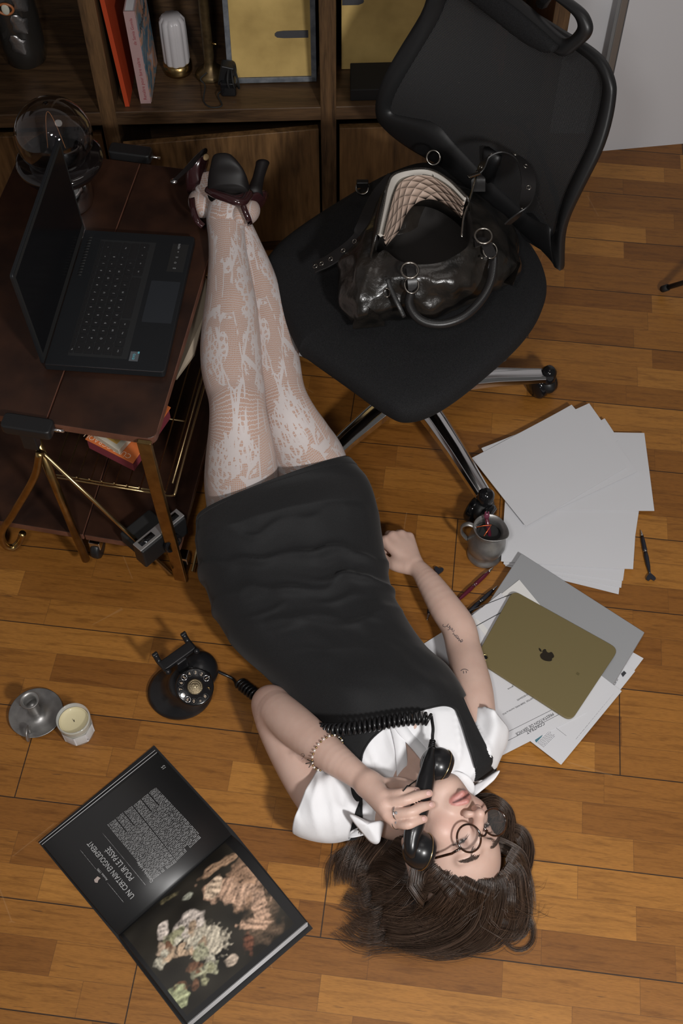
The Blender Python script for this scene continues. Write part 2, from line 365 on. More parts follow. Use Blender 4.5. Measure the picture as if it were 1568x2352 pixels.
MB().box(ob + ax[0] * .0128, (.0006, .073, .113), ax).build('cover_art', artm, tb, smooth=False)
text('cover_title', [('Renaître', .030, ob + ax[0] * .0137 + ax[1] * -.06 + ax[2] * .05, ax[1], ax[2])], ink, tb)
# ribbed white candle, brass lamp stand, headlamp
c = sh(-.382, .15, zs); t = thing('ribbed_candle_jar', 'white ribbed pillar candle in a brass base beside the pink book', 'candle', c)
R = []
for h, rr in ((.02, .026), (.03, .028), (.1, .028), (.13, .027), (.14, .02)):
    R.append([c + A(math.cos(q) * rr * (1 + .1 * abs(math.sin(q * 5))), math.sin(q) * rr * (1 + .1 * abs(math.sin(q * 5))), h) for q in np.linspace(0, 2 * math.pi, 80, endpoint=False)])
MB().loft(R).build('candle', M('milk_glass', (.5, .48, .49), .3), t)
MB().lathe([(.033, 0), (.034, .006), (.033, .024), (.029, .026)], c).build('brass_base', brass, t)
c = sh(-.305, .13, zs); t = thing('brass_candlestick', 'tall brass candlestick with round foot standing between candle and frame', 'candlestick', c)
MB().lathe([(.034, 0), (.036, .004), (.03, .012), (.016, .022), (.012, .035), (.0115, .26), (.016, .27), (.016, .29)], c).build('stem', M('aged_brass', (.16, .11, .05), .45, .8, var=(60, (.09, .06, .03), 4)), t)
MB().tube([c + A(.011, -.004, .085), c + A(.022, -.008, .085)], .003).build('screw', brass, t)
c = sh(-.262, .07, zs); t = thing('headlamp', 'black strapped headlamp with dangling cable lying beside the gold picture frame', 'headlamp', c)
MB().box(c + A(0, 0, .045), (.015, .014, .026), (nrm(A(1, 0, -.25)), A(0, 1, 0), nrm(A(.25, 0, 1)))).build('battery_case', black_plastic, t, bevel=.003)
MB().box(c + A(.004, -.012, .02), (.018, .016, .018)).build('lamp_body', black_gloss, t, bevel=.005)
for k in range(3): MB().torus(c + A(.012 + .004 * k, 0, .04), .026, .0022, (1, .25 * k - .2, .1), squash=1.3).build('strap', black_matt, t)
cb = spline([c + A(-.005, -.01, .012), c + A(-.02, -.03, .01), c + A(-.01, -.06, .004), c + A(-.035, -.066, .004), c + A(-.052, -.045, .005), c + A(-.05, -.01, .02), c + A(-.06, .0, .03), c + A(-.045, .01, .04)], 8)
for p in cb: p[2] = max(p[2], zs + .003)
MB().tube(cb, .0016, 6).build('cable', black_matt, t)
# gold pictures
gold = M('gold_board', (.60, .42, .15), .42, var=(7, (.34, .23, .075), 9), bump=(300, .3, .0006))
def picture(label, x0, x1, d, h, framed):
    lean = .07; q0 = sh(x0, d, zs + .001); q1 = sh(x1, d, zs + .001); X = nrm(q1 - q0); L = np.linalg.norm(q1 - q0)
    U = nrm(A(0, math.sin(lean * 2), math.cos(lean * 2))); N = np.cross(X, U)
    t = thing('framed_picture' if framed else 'gold_board', label, 'picture', (q0 + q1) / 2); fw = .012 if framed else 0
    MB().box((q0 + q1) / 2 + U * (h / 2), (L / 2 - fw * .9, h / 2 - fw * .9, .003), (X, U, N)).build('panel', gold, t, smooth=False)
    if framed:
        fm = M('grey_frame', (.16, .17, .185), .5, var=(60, (.09, .1, .115), 5, (1, 1, 1)))
        m = (q0 + q1) / 2
        for cc, hh in ((m + U * fw / 2, (L / 2, fw / 2)), (m + U * (h - fw / 2), (L / 2, fw / 2)), (q0 + X * fw / 2 + U * h / 2, (fw / 2, h / 2)), (q1 - X * fw / 2 + U * h / 2, (fw / 2, h / 2))):
            MB().box(cc, (hh[0], hh[1], .009), (X, U, N)).build('frame_rail', fm, t, smooth=False, bevel=.001)
    return t, (q0 + q1) / 2, X, U, N
slate = M('slate_mark', (.05, .05, .055), .8, bump=(200, .5, .001))
t, m0, X, U, N = picture('gold panel in a grey wooden frame with a dark elongated mark, middle shelf cell', -.262, -.058, .1, .5, True)
MB().prism([m0 + X * (.04 + .05 * a) + U * (.112 + b * .0085) + N * .0036 for a, b in [(-.6, -.3), (-.5, -.8), (-.2, -1), (.9, -1), (.9, 1), (-.2, 1), (-.5, .8), (-.6, .3)]], N * .001).build('mark', slate, t, smooth=False)
t, m0, X, U, N = picture('larger unframed gold board with a dark mark behind the chair back', .0, .3, .14, .5, False)
MB().prism([m0 + X * (-.14 + .035 * a) + U * (.16 + b * .0085) + N * .0036 for a, b in [(-.25, -1), (.8, -1), (1.1, -.5), (1.15, 0), (1.1, .5), (.8, 1), (-.25, 1)]], N * .001).build('mark', slate, t, smooth=False)
t = MB(); slab(t, .02, .36, .02, .12, zs, zs + .03); tag(t.build('black_box', black_matt, smooth=False, bevel=.002), 'low black box lying in front of the unframed gold board', 'box')
t = MB(); slab(t, .345, .375, .1, .25, zs, zs + .23); tag(t.build('orange_folder', M('orange_folder', (.65, .13, .05), .5), smooth=False, bevel=.001), 'orange folder glimpsed through the gap under the chair headrest', 'folder')

# ---------------------------------------------------------------- white panels at upper right
q = W(1372, 349, 0); r_ = W(1568, 331, 0); d = nrm(r_ - q); 
pt = thing('white_panel', 'large white panel standing against the wall at upper right', 'panel', (q + r_) / 2)
n = A(-d[1], d[0], 0); ln = nrm(A(0, 0.03, 1))
MB().box(q + d * .6 + n * .01 + ln * .9, (.6 , .008, .9), (d, n, ln)).build('board', M('panel_white', (.60, .60, .62), .55), pt, smooth=False)
MB().box(q - d * .012 + n * .012 + ln * .9, (.009, .012, .9), (d, n, ln)).build('edge_rail', M('brushed_aluminium', (.35, .35, .34), .35, .7), pt, smooth=False, bevel=.002)
# ---------------------------------------------------------------- serving trolley
CZ = .50
cNR = W(355, 1010, CZ); cNL = W(-150, 918, CZ); cFR = W(520, 455, CZ)
ux = nrm(cNL - cNR); uy = nrm(cFR - cNR); LW = .46; LL = .70
uz = A(0, 0, 1)
uxp = nrm(np.cross(uy, uz)) * -1   # perpendicular to the long side
if uxp.dot(ux) < 0: uxp = -uxp
ux = nrm(ux * .6 + uxp * .4)
cart = thing('serving_trolley', 'brown leather-look two-tier folding trolley with brass legs and a wire basket', 'trolley', (*(cNR + ux * .23 + uy * .35)[:2], 0))
lea = M('burgundy_laminate', (.017, .0075, .005), .38, var=(11, (.042, .017, .009), 8), bump=(30, .08, .001))
lea_edge = M('laminate_edge', (.10, .042, .028), .35, var=(30, (.15, .065, .042), 4))
def tray(z, w, name, shrink=0.):
    o = cNR.copy(); o[2] = z; o = o + ux * shrink + uy * shrink; w1 = w * .43
    for a, b in ((0, w1), (w1 + .003, w)):
        pts = [o + ux * a, o + ux * b, o + ux * b + uy * (LL - 2 * shrink), o + ux * a + uy * (LL - 2 * shrink)]
        rr = [.02 if a == 0 else .002, .02 if b == w else .002] ; rr = rr + rr[::-1]
        mb = MB().prism(rounded([p - uz * .018 for p in pts], rr), uz * .018)
        if (np.cross(ux, uy))[2] < 0: mb.F = [f[::-1] for f in mb.F]
        ob = mb.build(name, lea, cart, smooth=False, bevel=.004, segs=3)
        ob.data.materials.append(lea_edge)
        for p in ob.data.polygons:
            if abs(p.normal.z) < .5: p.material_index = 1
tray(CZ, LW, 'top_board'); tray(.135, LW, 'lower_board', .0)
def T(a, b, z): q = cNR + ux * a + uy * b; q[2] = z; return q
# flat brass corner legs (near right, near left, far right)
def flat_leg(a, b, da, zt=CZ - .002, off=0):
    top = T(a, b, zt); bot = T(a + da, b, .03)
    MB().box((top + bot) / 2, (.013, .005, np.linalg.norm(top - bot) / 2), (ux, uy, nrm(top - bot))).build('leg', brass, cart, smooth=False, bevel=.002)
flat_leg(.018, -.006, -.012); flat_leg(.018, LL + .006, -.012); flat_leg(.44, LL + .006, .01)
# centre and left near legs: round tube
knob = W(90, 985, CZ + .02)
MB().tube([T(.222, -.012, .46), T(.208, -.008, .05)], .0085, 12).build('leg', brass, cart)
MB().tube([T(.285, LL + .01, .46), T(.225, LL + .008, .05)], .0085, 12).build('leg', brass, cart)
MB().tube(spline([W(92, 1040, .45), W(78, 1098, .37), W(30, 1180, .22), W(4, 1222, .13), W(10, 1250, .07), W(28, 1258, .05), W(45, 1244, .06), W(52, 1225, .09)]), .0075, 12).build('leg', brass, cart)
MB().tube([T(.225, -.018, .45), T(.02, -.018, .07)], .004, 8).build('diagonal_brace', wire_brass, cart)
MB().tube([T(.275, LL + .016, .45), T(.02, LL + .016, .07)], .004, 8).build('diagonal_brace', wire_brass, cart)
MB().tube([T(-.02, .0, .06), T(-.02, LL * .6, .10), T(-.018, LL, .07)], .003, 8).build('side_rail', wire_brass, cart)
for b, nm in ((-.02, 1), (LL + .018, -1)):
    MB().prism(rounded([T(.18, b - .014, CZ - .006), T(.272, b - .014, CZ - .006), T(.272, b + .02, CZ - .006), T(.18, b + .02, CZ - .006)], .01), uz * .022).build('clamp_handle', black_plastic, cart, bevel=.004)
    MB().box(T(.228, b, .472), (.014, .01, .02), (ux, uy, uz)).build('clamp_bracket', black_plastic, cart, bevel=.002)
    MB().tube([T(.165, b + .012, CZ - .006), T(.20, b + .012, CZ - .006)], .003).build('clamp_pin', chrome, cart)
# castors
for a, b in ((.01, 0.), (.20, 0.), (.42, 0), (.02, LL), (.42, LL)):
    b = b + (.03 if b < .3 else -.03); w_ = MB(); c = T(a + .0, b + .01, .024); w_.lathe([(.012, -.009), (.022, -.009), (.024, -.004), (.024, .004), (.022, .009), (.012, .009)], c, axis=ux, n=24).build('castor', black_plastic, cart)
    MB().box(T(a, b + .01, .045), (.012, .012, .012), (ux, uy, uz)).build('castor_bracket', chrome, cart, bevel=.002)
# wire basket
bz = .30; bk = MB(); x0, x1, y0, y1 = .012, .235, .02, .60
for k in range(10):
    x = x0 + (x1 - x0) * k / 9; bk.tube([T(x, y0, bz + .012), T(x, y0 + .004, bz), T(x, y1, bz)], .0015, 6)
for y in (y0, y0 + .006, .2, .42, y1): bk.tube([T(x0, y, bz - .001), T(x1, y, bz - .001)], .002, 6)
bk.build('wire_basket', wire_brass, cart)
rl = [T(-.006, y0, bz + .004), T(-.012, y0 + .01, bz + .02), T(-.014, y0 + .03, bz + .03), T(-.014, y1, bz + .03)]
MB().tube(spline([T(.02, y0 - .004, bz + .0)] + rl), .0022, 8).build('basket_rail', wire_brass, cart)
MB().tube([T(.0, y0 + .02, bz + .012), T(.0, y1, bz + .012)], .0018, 6).build('basket_rail', wire_brass, cart)
# orange box on the basket, cream box on top
def quad_box(name, px, z, h, mat, parent, bevel=.001, r=0):
    pts = [W(u, v, z + h) - uz * h for u, v in px]
    mb = MB(); pr_ = rounded(pts, r) if r else pts; mb.prism(pr_, uz * h)
    if np.cross(pts[1] - pts[0], pts[2] - pts[1])[2] < 0: mb.F = [f[::-1] for f in mb.F]
    return mb.build(name, mat, parent, smooth=False, bevel=bevel)
ob_m = M('orange_book_cover', (.58, .15, .04), .5); ob_s = M('plum_edge', (.20, .035, .05), .5)
opx = [(195, 1008), (305, 1064), (392, 935), (290, 880)]
t = thing('orange_boxed_book', 'thick orange book lying on the wire basket of the trolley', 'book', W(290, 980, bz))
quad_box('page_block', [(198, 1008), (303, 1061), (388, 938), (290, 884)], bz + .006, .03, ob_s, t)
quad_box('cover', opx, bz + .036, .003, ob_m, t); quad_box('cover', opx, bz + .002, .003, ob_m, t)
zt = bz + .0395; xd = W(215, 998, zt) - W(300, 1040, zt); yd = np.cross(uz, xd)
text('cover_title', [('CUTE CGRAOU', .0155, W(304, 1046, zt), xd, yd)], M('cream_ink', (.75, .5, .35), .6), t)
t = thing('cream_box', 'small cream box with a yellow panel lying on the orange book', 'box', W(255, 1000, .345))
quad_box('body', [(212, 995), (272, 1035), (300, 1003), (245, 965)], .341, .014, M('cream_card', (.55, .50, .40), .6), t)
quad_box('yellow_panel', [(228, 996), (268, 1020), (285, 1003), (245, 978)], .3552, .0006, M('ochre', (.55, .33, .08), .6), t)
# beige magazine leaning out of the basket
mg = MB(); p = [W(405, 868, .40), W(446, 812, .42), W(470, 720, .46), W(474, 640, .47), W(440, 640, .44), W(395, 870, .38)]
mg.prism(p, A(0, 0, -.006)); mo = mg.build('magazine', M('beige_paper', (.27, .22, .16), .7), smooth=False)
tag(mo, 'beige magazine with dark script sticking out of the basket beside the trolley top', 'magazine')
# camera on the lower board
c = W(360, 1228, .17); t = thing('instant_camera', 'black and silver folding camera on the lower board of the trolley', 'camera', (c[0], c[1], .135))
ca = nrm(W(415, 1180, .19) - W(315, 1262, .19)); cb_ = np.cross(uz, ca); ax = (ca, cb_, uz); L = np.linalg.norm(W(415, 1180, .19) - W(315, 1262, .19)) / 2
c = (W(415, 1180, .19) + W(315, 1262, .19)) / 2; c[2] = .165
MB().box(c - cb_ * .0, (L, .016, .029), ax).build('body', black_plastic, t, bevel=.004)
MB().box(c + uz * .030, (L, .012, .002), ax).build('silver_trim', M('satin_silver', (.5, .5, .5), .35, .8), t, bevel=.001)
MB().box(c + uz * .0315 - ca * L * .55, (L * .3, .006, .0022), ax).build('window_frame', black_gloss, t)
MB().box(c + uz * .0315 + ca * L * .5, (L * .35, .006, .0022), ax).build('window_frame', black_gloss, t)
MB().lathe([(.02, 0), (.021, .012), (.017, .014), (.015, .006)], c - cb_ * .016 + ca * .01 - uz * .004, axis=-cb_).build('lens', black_gloss, t)
MB().box(c + cb_ * .045 - ca * .01 + A(0, 0, -.01), (L * .7, .022, .017), ax).build('rear_case', black_matt, t, bevel=.005)

# ---------------------------------------------------------------- laptop
LZ = CZ + .016
lb = [W(137, 843, LZ), W(408, 849, LZ), W(419, 548, LZ), W(163, 522, LZ)]  # hinge near, front near, front far, hinge far
lx = nrm((lb[1] - lb[0]) + (lb[2] - lb[3])); hy = nrm((lb[3] - lb[0]) + (lb[2] - lb[1])); hy = nrm(hy - lx * hy.dot(lx)); cen = sum(lb) / 4
DW = (np.linalg.norm(lb[1] - lb[0]) + np.linalg.norm(lb[2] - lb[3])) / 4; DL = (np.linalg.norm(lb[3] - lb[0]) + np.linalg.norm(lb[2] - lb[1])) / 4
lap = thing('laptop', 'open dark grey laptop with black screen on the trolley top', 'laptop', (cen[0], cen[1], CZ))
lm = M('laptop_alu', (.022, .024, .027), .42, .5, bump=(1500, .1, .0002)); key_m = M('key_black', (.012, .012, .013), .5); leg_m = M('key_legend', (.35, .36, .37), .6)
def Lp(a, b, z=0): return cen + lx * a * DW + hy * b * DL + uz * z     # a -1 hinge..1 front, b -1 near..1 far
mb = MB().prism(rounded([Lp(-1, -1, -.015), Lp(1, -1, -.015), Lp(1, 1, -.015), Lp(-1, 1, -.015)], [.002, .008, .008, .002]), uz * .015)
mb.build('base', lm, lap, smooth=False, bevel=.0015)
MB().prism([Lp(-.98, -1.002, -.0012), Lp(.97, -1.002, -.0012), Lp(.97, -1.0, .0002), Lp(-.98, -1.0, .0002)], hy * .0005).build('edge_chamfer', M('bright_edge', (.35, .36, .38), .25, 1), lap, smooth=False)
MB().prism([Lp(-.66, -.86, .0), Lp(.34, -.86, .0), Lp(.34, .86, .0), Lp(-.66, .86, .0)], uz * .0003).build('keyboard_deck', M('deck_black', (.018, .019, .02), .5), lap, smooth=False)
rows = [(-.615, .028, ['Esc', '', '', '', '', '', '', '', '', '', '', '', '', '', '', '', '']),
        (-.495, .075, list('²1234567890)=') + ['<-']), (-.335, .075, ['Tab'] + list('AZERTYUIOP') + ['^', '$', '']),
        (-.175, .075, ['Caps'] + list('QSDFGHJKLM') + ['ù', '*', 'Ent']), (-.015, .075, ['Maj', '<'] + list('WXCVBN?./') + ['!', '']), (.155, .085, ['Ctrl', 'fn', 'Win', 'Alt', ' ', 'Alt', 'Gr', '<', 'v'])]
lg = []
for a, hw, ks in rows:
    n = len(ks)
    wts = [1.] * n
    if ' ' in ks: wts[ks.index(' ')] = 5.2
    if n > 12 and hw > .05: wts[0] = 1.5; wts[-1] = 1.7
    if len(ks) == 12 or ks[0] == 'Maj': wts[0] = 1.6; wts[-1] = 2.4
    tot = sum(wts); y = -.83
    for kx, wt in zip(ks, wts):
        wd = 1.66 * wt / tot; yc = y + wd / 2; y += wd; hh = wd / 2 * .9
        MB().prism(rounded([Lp(a - hw * .9, yc - hh, .0004), Lp(a + hw * .9, yc - hh, .0004), Lp(a + hw * .9, yc + hh, .0004), Lp(a - hw * .9, yc + hh, .0004)], .0015, 3), uz * .0012).build('key', key_m, lap, smooth=False)
        if kx.strip(): lg.append((kx, .0052 if len(kx) == 1 else .0034, Lp(a + .015, yc, .0017), hy, -lx, 'CENTER'))
text('key_legends', lg, leg_m, lap)
MB().prism(rounded([Lp(.42, -.33, 0), Lp(.93, -.33, 0), Lp(.93, .28, 0), Lp(.42, .28, 0)], .003), uz * .0004).build('touchpad', M('pad', (.03, .034, .04), .38, .3), lap, smooth=False)
mbv = MB()
for k in range(14): mbv.box(Lp(-.86, .30 + k * .045, .0), (.004, .002, .0004), (lx, hy, uz))
mbv.build('vent', black_matt, lap)
MB().prism([Lp(.64, .43, 0), Lp(.93, .43, 0), Lp(.93, .86, 0), Lp(.64, .86, 0)], uz * .0004).build('spec_sticker', black_matt, lap, smooth=False)
MB().prism([Lp(.37, -.88, 0), Lp(.52, -.88, 0), Lp(.52, -.75, 0), Lp(.37, -.75, 0)], uz * .0004).build('maker_sticker', M('sticker_grey', (.09, .1, .11), .4), lap, smooth=False)
text('sticker_text', [('evo', .010, Lp(.46, -.865, .0006), hy, -lx)], M('sticker_cyan', (.12, .42, .5), .5), lap)
MB().prism([Lp(.49, -.775, 0), Lp(.52, -.775, 0), Lp(.52, -.75, 0), Lp(.49, -.75, 0)], uz * .0007).build('sticker_corner', MATS['sticker_cyan'], lap, smooth=False)
gl = []
for i, s_ in enumerate(('HDMI', 'o', '((', 'O', '[]')): gl.append((s_, .006, Lp(.78, .82 - i * .085, .0006), hy, -lx, 'CENTER'))
text('spec_print', gl, leg_m, lap)
# screen
h0, h1 = Lp(-1.0, -1.0, .002), Lp(-1.0, 1.0, .002)
best = None
for zz in np.linspace(.02, .215, 60):
    q = W(14, 690, h0[2] + zz); d = abs(np.linalg.norm(q - h0) - .218)
    if best is None or d < best[0]: best = (d, q)
dirv = best[1] - h0; dirv -= hy * dirv.dot(hy); dirv = nrm(dirv); SN = np.cross(hy, dirv)
if SN.dot(lx) < 0: SN = -SN
sc = (h0 + h1) / 2 + dirv * .109
scr = MB().prism(rounded([h0 - SN * .006, h1 - SN * .006, h1 + dirv * .218 - SN * .006, h0 + dirv * .218 - SN * .006], [.002, .002, .008, .008]), SN * .006)
so = scr.build('screen', lm, lap, smooth=False, bevel=.001)
MB().box(sc + SN * .0003, (DL - .002, .1055, .0004), (hy, dirv, SN)).build('bezel', black_matt, so, smooth=False)
MB().box(sc + SN * .0006 + dirv * .004, (DL - .008, .094, .0004), (hy, dirv, SN)).build('display', M('display_black', (.006, .006, .007), .18), so, smooth=False)

# ---------------------------------------------------------------- table lamp on the trolley
lc = W(151, 425, .545); lc[2] = CZ
gz = None
lamp = thing('globe_lamp', 'table lamp with clear glass globe, smoky disc and chrome foot on the trolley', 'lamp', lc)
MB().lathe([(.045, 0), (.047, .004), (.05, .02), (.049, .045), (.042, .065), (.03, .078), (.02, .085), (.014, .1)], lc, n=48).build('chrome_foot', chrome, lamp)
MB().lathe([(.012, .083), (.078, .092), (.085, .105), (.085, .112), (.078, .118), (.02, .114)], lc, n=64).build('collar_disc', M('smoked_gloss', (.008, .006, .006), .08, coat=.5), lamp)
MB().lathe([(.02, .112), (.02, .135), (.016, .137), (.015, .12)], lc, n=32, caps=False).build('bulb_socket', black_gloss, lamp)
GR, gc = .0745, lc + uz * .165
pr_ = [(GR * math.sin(a), -GR * math.cos(a)) for a in np.linspace(.75, math.pi - .001, 28)]
prin = [((GR - .0015) * math.sin(a), -(GR - .0015) * math.cos(a)) for a in np.linspace(.75, math.pi - .001, 28)][::-1]
glass = M('clear_glass', (.72, .71, .72), .0, trans=1., ior=1.48)
MB().lathe(pr_ + prin, gc, n=56, caps=False).build('glass_globe', glass, lamp)
MB().lathe([(.001, .075), (.01, .072), (.017, .06), (.018, .045), (.014, .025), (.011, .0)], lc + uz * .125, n=28, caps=False).build('bulb', M('bulb_glass', (.25, .25, .27), .03, alpha=.12, coat=1), lamp)
ft = []
for t_ in np.linspace(0, 1, 30): ft.append(lc + A(-.018 + .036 * t_, 0, .13 + .09 * math.sin(math.pi * t_)))
MB().tube(ft, .0007, 6).build('filament', M('amber_filament', (.7, .3, .1), .4), lamp)  # filament in a plain amber colour
cbl = spline([lc + A(-.04, -.0, .02), W(48, 395, .49), W(30, 420, .48), W(22, 465, .40), W(5, 510, .3), W(-30, 560, .15)], 8)
MB().tube(cbl, .0028, 8).build('power_cable', black_plastic, lamp)

# ---------------------------------------------------------------- office chair
ch = thing('office_chair', 'black mesh office chair with headrest and chrome star base', 'chair', (.155, 1.71, 0))
fab = M('seat_fabric', (.007, .007, .0075), .85, bump=(1200, .5, .0008), var=(700, (.015, .015, .016), 2), spec=.2)
z1 = .455
opx = [(607, 602), (652, 552), (760, 478), (900, 400), (1000, 380), (1120, 440), (1215, 560), (1251, 628), (1252, 690), (1210, 768), (1110, 862), (1010, 935), (935, 958), (880, 936), (790, 872), (700, 808), (680, 790), (640, 700)]
sp_ = spline([W(u, v, z1) for u, v in opx + [opx[0]]], 6)[:-1]; scn = sp_.mean(0); R = []
for s_, dz in ((.5, -.045), (.9, -.045), (.965, -.035), (1., -.012), (.998, .004), (.975, .016), (.93, .023), (.8, .03), (.5, .031), (.15, .028)):
    R.append([scn + (p - scn) * s_ + uz * dz for p in sp_])
MB().loft(R).build('seat', fab, ch, subsurf=1)
# back frame traced on a reclined plane
d_e = nrm(A(.31, -.36, 0)); outv = nrm(A(.76, .655, 0)); bq = A(.275, 1.862, .5); bn = nrm(outv * -1 + uz * .17); bu = nrm(np.cross(bn, d_e)); 
if bu[2] < 0: bu = -bu
Bp = lambda u, v: RP(u, v, bq, bn)
outer = [(1282, 618), (1262, 600), (1180, 540), (1090, 480), (1010, 400), (940, 345), (898, 290), (892, 240), (915, 150), (965, 20), (990, -40), (1075, -18), (1150, 25), (1250, 85), (1320, 120), (1360, 150), (1385, 195), (1388, 240), (1375, 340), (1345, 430), (1310, 520), (1293, 612)]
inner = [(1262, 545), (1262, 520), (1200, 500), (1110, 425), (1040, 340), (1000, 285), (945, 265), (917, 252), (922, 220), (950, 150), (985, 60), (1018, -20), (1080, 8), (1150, 50), (1240, 105), (1300, 140), (1335, 165), (1355, 200), (1352, 260), (1338, 340), (1305, 440), (1282, 525)]
def back_pt(u, v, off=0.):
    q = Bp(u, v); s_ = (q - bq).dot(d_e) / .24; hgt = (q - bq).dot(bu)
    return q + bn * (off + .035 * (s_ * s_) - .035 + .02 * math.sin(min(max(hgt, 0), .45) / .45 * math.pi * 2))
Oc = spline(outer + [outer[0]], 5)[:-1]; Ic = spline(inner + [inner[0]], 5)[:-1]
R = []
for k in range(len(Oc)):
    a = back_pt(*Oc[k]); b = back_pt(*Ic[k]); t_ = .011
    R.append([a + bn * .004, a * .9 + b * .1 + bn * t_, a * .4 + b * .6 + bn * t_ * .8, b + bn * .003, b - bn * .004, a * .5 + b * .5 - bn * t_, a - bn * .005])
R.append(R[0]); MB().loft(R, True, False).build('back_frame', black_plastic, ch)
# mesh: fill inner outline
mcen = back_pt(1170, 300); n_ = len(Ic); V = []; Fm = []
rad = np.linspace(1, 0.02, 22)
cu, cv = 1160., 290.
for s_ in rad:
    for k in range(n_): V.append(back_pt(cu + (Ic[k][0] - cu) * s_, cv + (Ic[k][1] - cv) * s_))
for i in range(len(rad) - 1):
    for k in range(n_): j = (k + 1) % n_; Fm.append((i * n_ + k, i * n_ + j, (i + 1) * n_ + j, (i + 1) * n_ + k))
Fm.append(list(range((len(rad) - 1) * n_, len(rad) * n_)))
uvm = [((np.array(v) - bq).dot(d_e), (np.array(v) - bq).dot(bu)) for v in V]
mm = bpy.data.materials.new('mesh_fabric'); mm.use_nodes = True; nt = mm.node_tree; b = nt.nodes['Principled BSDF']
uvn = nt.nodes.new('ShaderNodeUVMap'); uvn.uv_map = 'UVMap'; sx = nt.nodes.new('ShaderNodeSeparateXYZ'); nt.links.new(uvn.outputs[0], sx.inputs[0])
fx = node_math(nt, 'SINE', node_math(nt, 'MULTIPLY', node_math(nt, 'ADD', sx.outputs[0], sx.outputs[1]), 1150.)); fy = node_math(nt, 'SINE', node_math(nt, 'MULTIPLY', node_math(nt, 'SUBTRACT', sx.outputs[0], sx.outputs[1]), 1150.))
g = node_math(nt, 'MULTIPLY', fx, fy)
nt.links.new(ramp(nt, g, [(.45, (.010, .010, .0105)), (.8, (.085, .085, .088))]), b.inputs['Base Color'])
nt.links.new(node_math(nt, 'GREATER_THAN', g, -.94), b.inputs['Alpha']); b.inputs['Roughness'].default_value = .6
obj('mesh_panel', V, Fm, mm, ch, uv=uvm)
# lumbar arc behind mesh, back support
lp = [back_pt(u, v, -.02) for u, v in spline([(1000, 285), (1090, 268), (1160, 300), (1215, 370), (1262, 460), (1275, 520)], 6)]
MB().tube(lp, .006, 8).build('lumbar_arc', black_plastic, ch)
MB().prism(rounded([back_pt(930, 300, .0), back_pt(965, 285, 0), back_pt(1010, 340, 0), back_pt(1030, 420, 0), back_pt(985, 375, 0)], .01), -bn * .01).build('frame_bracket', black_plastic, ch, bevel=.002)
MB().prism(rounded([back_pt(1180, 560, .0), back_pt(1150, 500, 0), back_pt(1215, 490, 0), back_pt(1265, 540, 0), back_pt(1275, 600, 0)], .01), -bn * .01).build('frame_bracket', black_plastic, ch, bevel=.002)
sb = bq - bn * .03
MB().tube(spline([scn - uz * .06, scn * .5 + sb * .5 - uz * .07, sb - uz * .05, sb + uz * .12]), .022, 10, flat=.5).build('back_support', black_plastic, ch)
# headrest
hp = [(1062, -45), (1110, -10), (1160, 35), (1230, 85), (1285, 128), (1306, 128), (1360, 85), (1362, 50), (1330, 15), (1270, -25), (1200, -60)]
R = []
hc = np.mean([Bp(*p) for p in hp], 0)
hs_ = spline(hp + [hp[0]], 5)[:-1]
band = []
HR = thing  # noqa
out_px = [(1075, -30), (1140, 10), (1200, 55), (1250, 100), (1283, 120), (1305, 126), (1330, 108), (1355, 85), (1362, 60), (1350, 30), (1320, 5), (1270, -25)]
in_px = [(1140, -40), (1185, -5), (1225, 28), (1262, 62), (1290, 85), (1303, 88), (1318, 80), (1332, 62), (1330, 45), (1318, 28), (1290, 5), (1255, -20)]
so_, si_ = spline(out_px, 5), spline(in_px, 5); R = []
for k in range(len(so_)):
    a, b_ = RP(so_[k][0], so_[k][1], bq + bn * .06, bn), RP(si_[k][0], si_[k][1], bq + bn * .06, bn)
    t_ = .014; R.append([a, a + bn * .01, a * .7 + b_ * .3 + bn * .016, b_ + bn * .008, b_ - bn * .006, a * .5 + b_ * .5 - bn * t_])
MB().loft(R).build('headrest_frame', black_plastic, ch)
pd = []
for u, v, wd in ((1075, -25, 16), (1140, 18, 22), (1200, 65, 22), (1250, 100, 16), (1275, 112, 6)): pd.append((u, v, wd))
pdc = spline(pd, 5); R = []
for u, v, wd in pdc:
    a = RP(u, v, bq + bn * .085, bn); R.append([a + (nrm(bu) * math.cos(t_) * wd / 1050 + bn * math.sin(t_) * .010) for t_ in np.linspace(0, 2 * math.pi, 12, endpoint=False)])
MB().loft(R).build('headrest_pad', fab, ch)
MB().tube([RP(1245, 5, bq, bn), RP(1265, -30, bq + bn * .06, bn)], .012, 8).build('headrest_joint', black_plastic, ch)
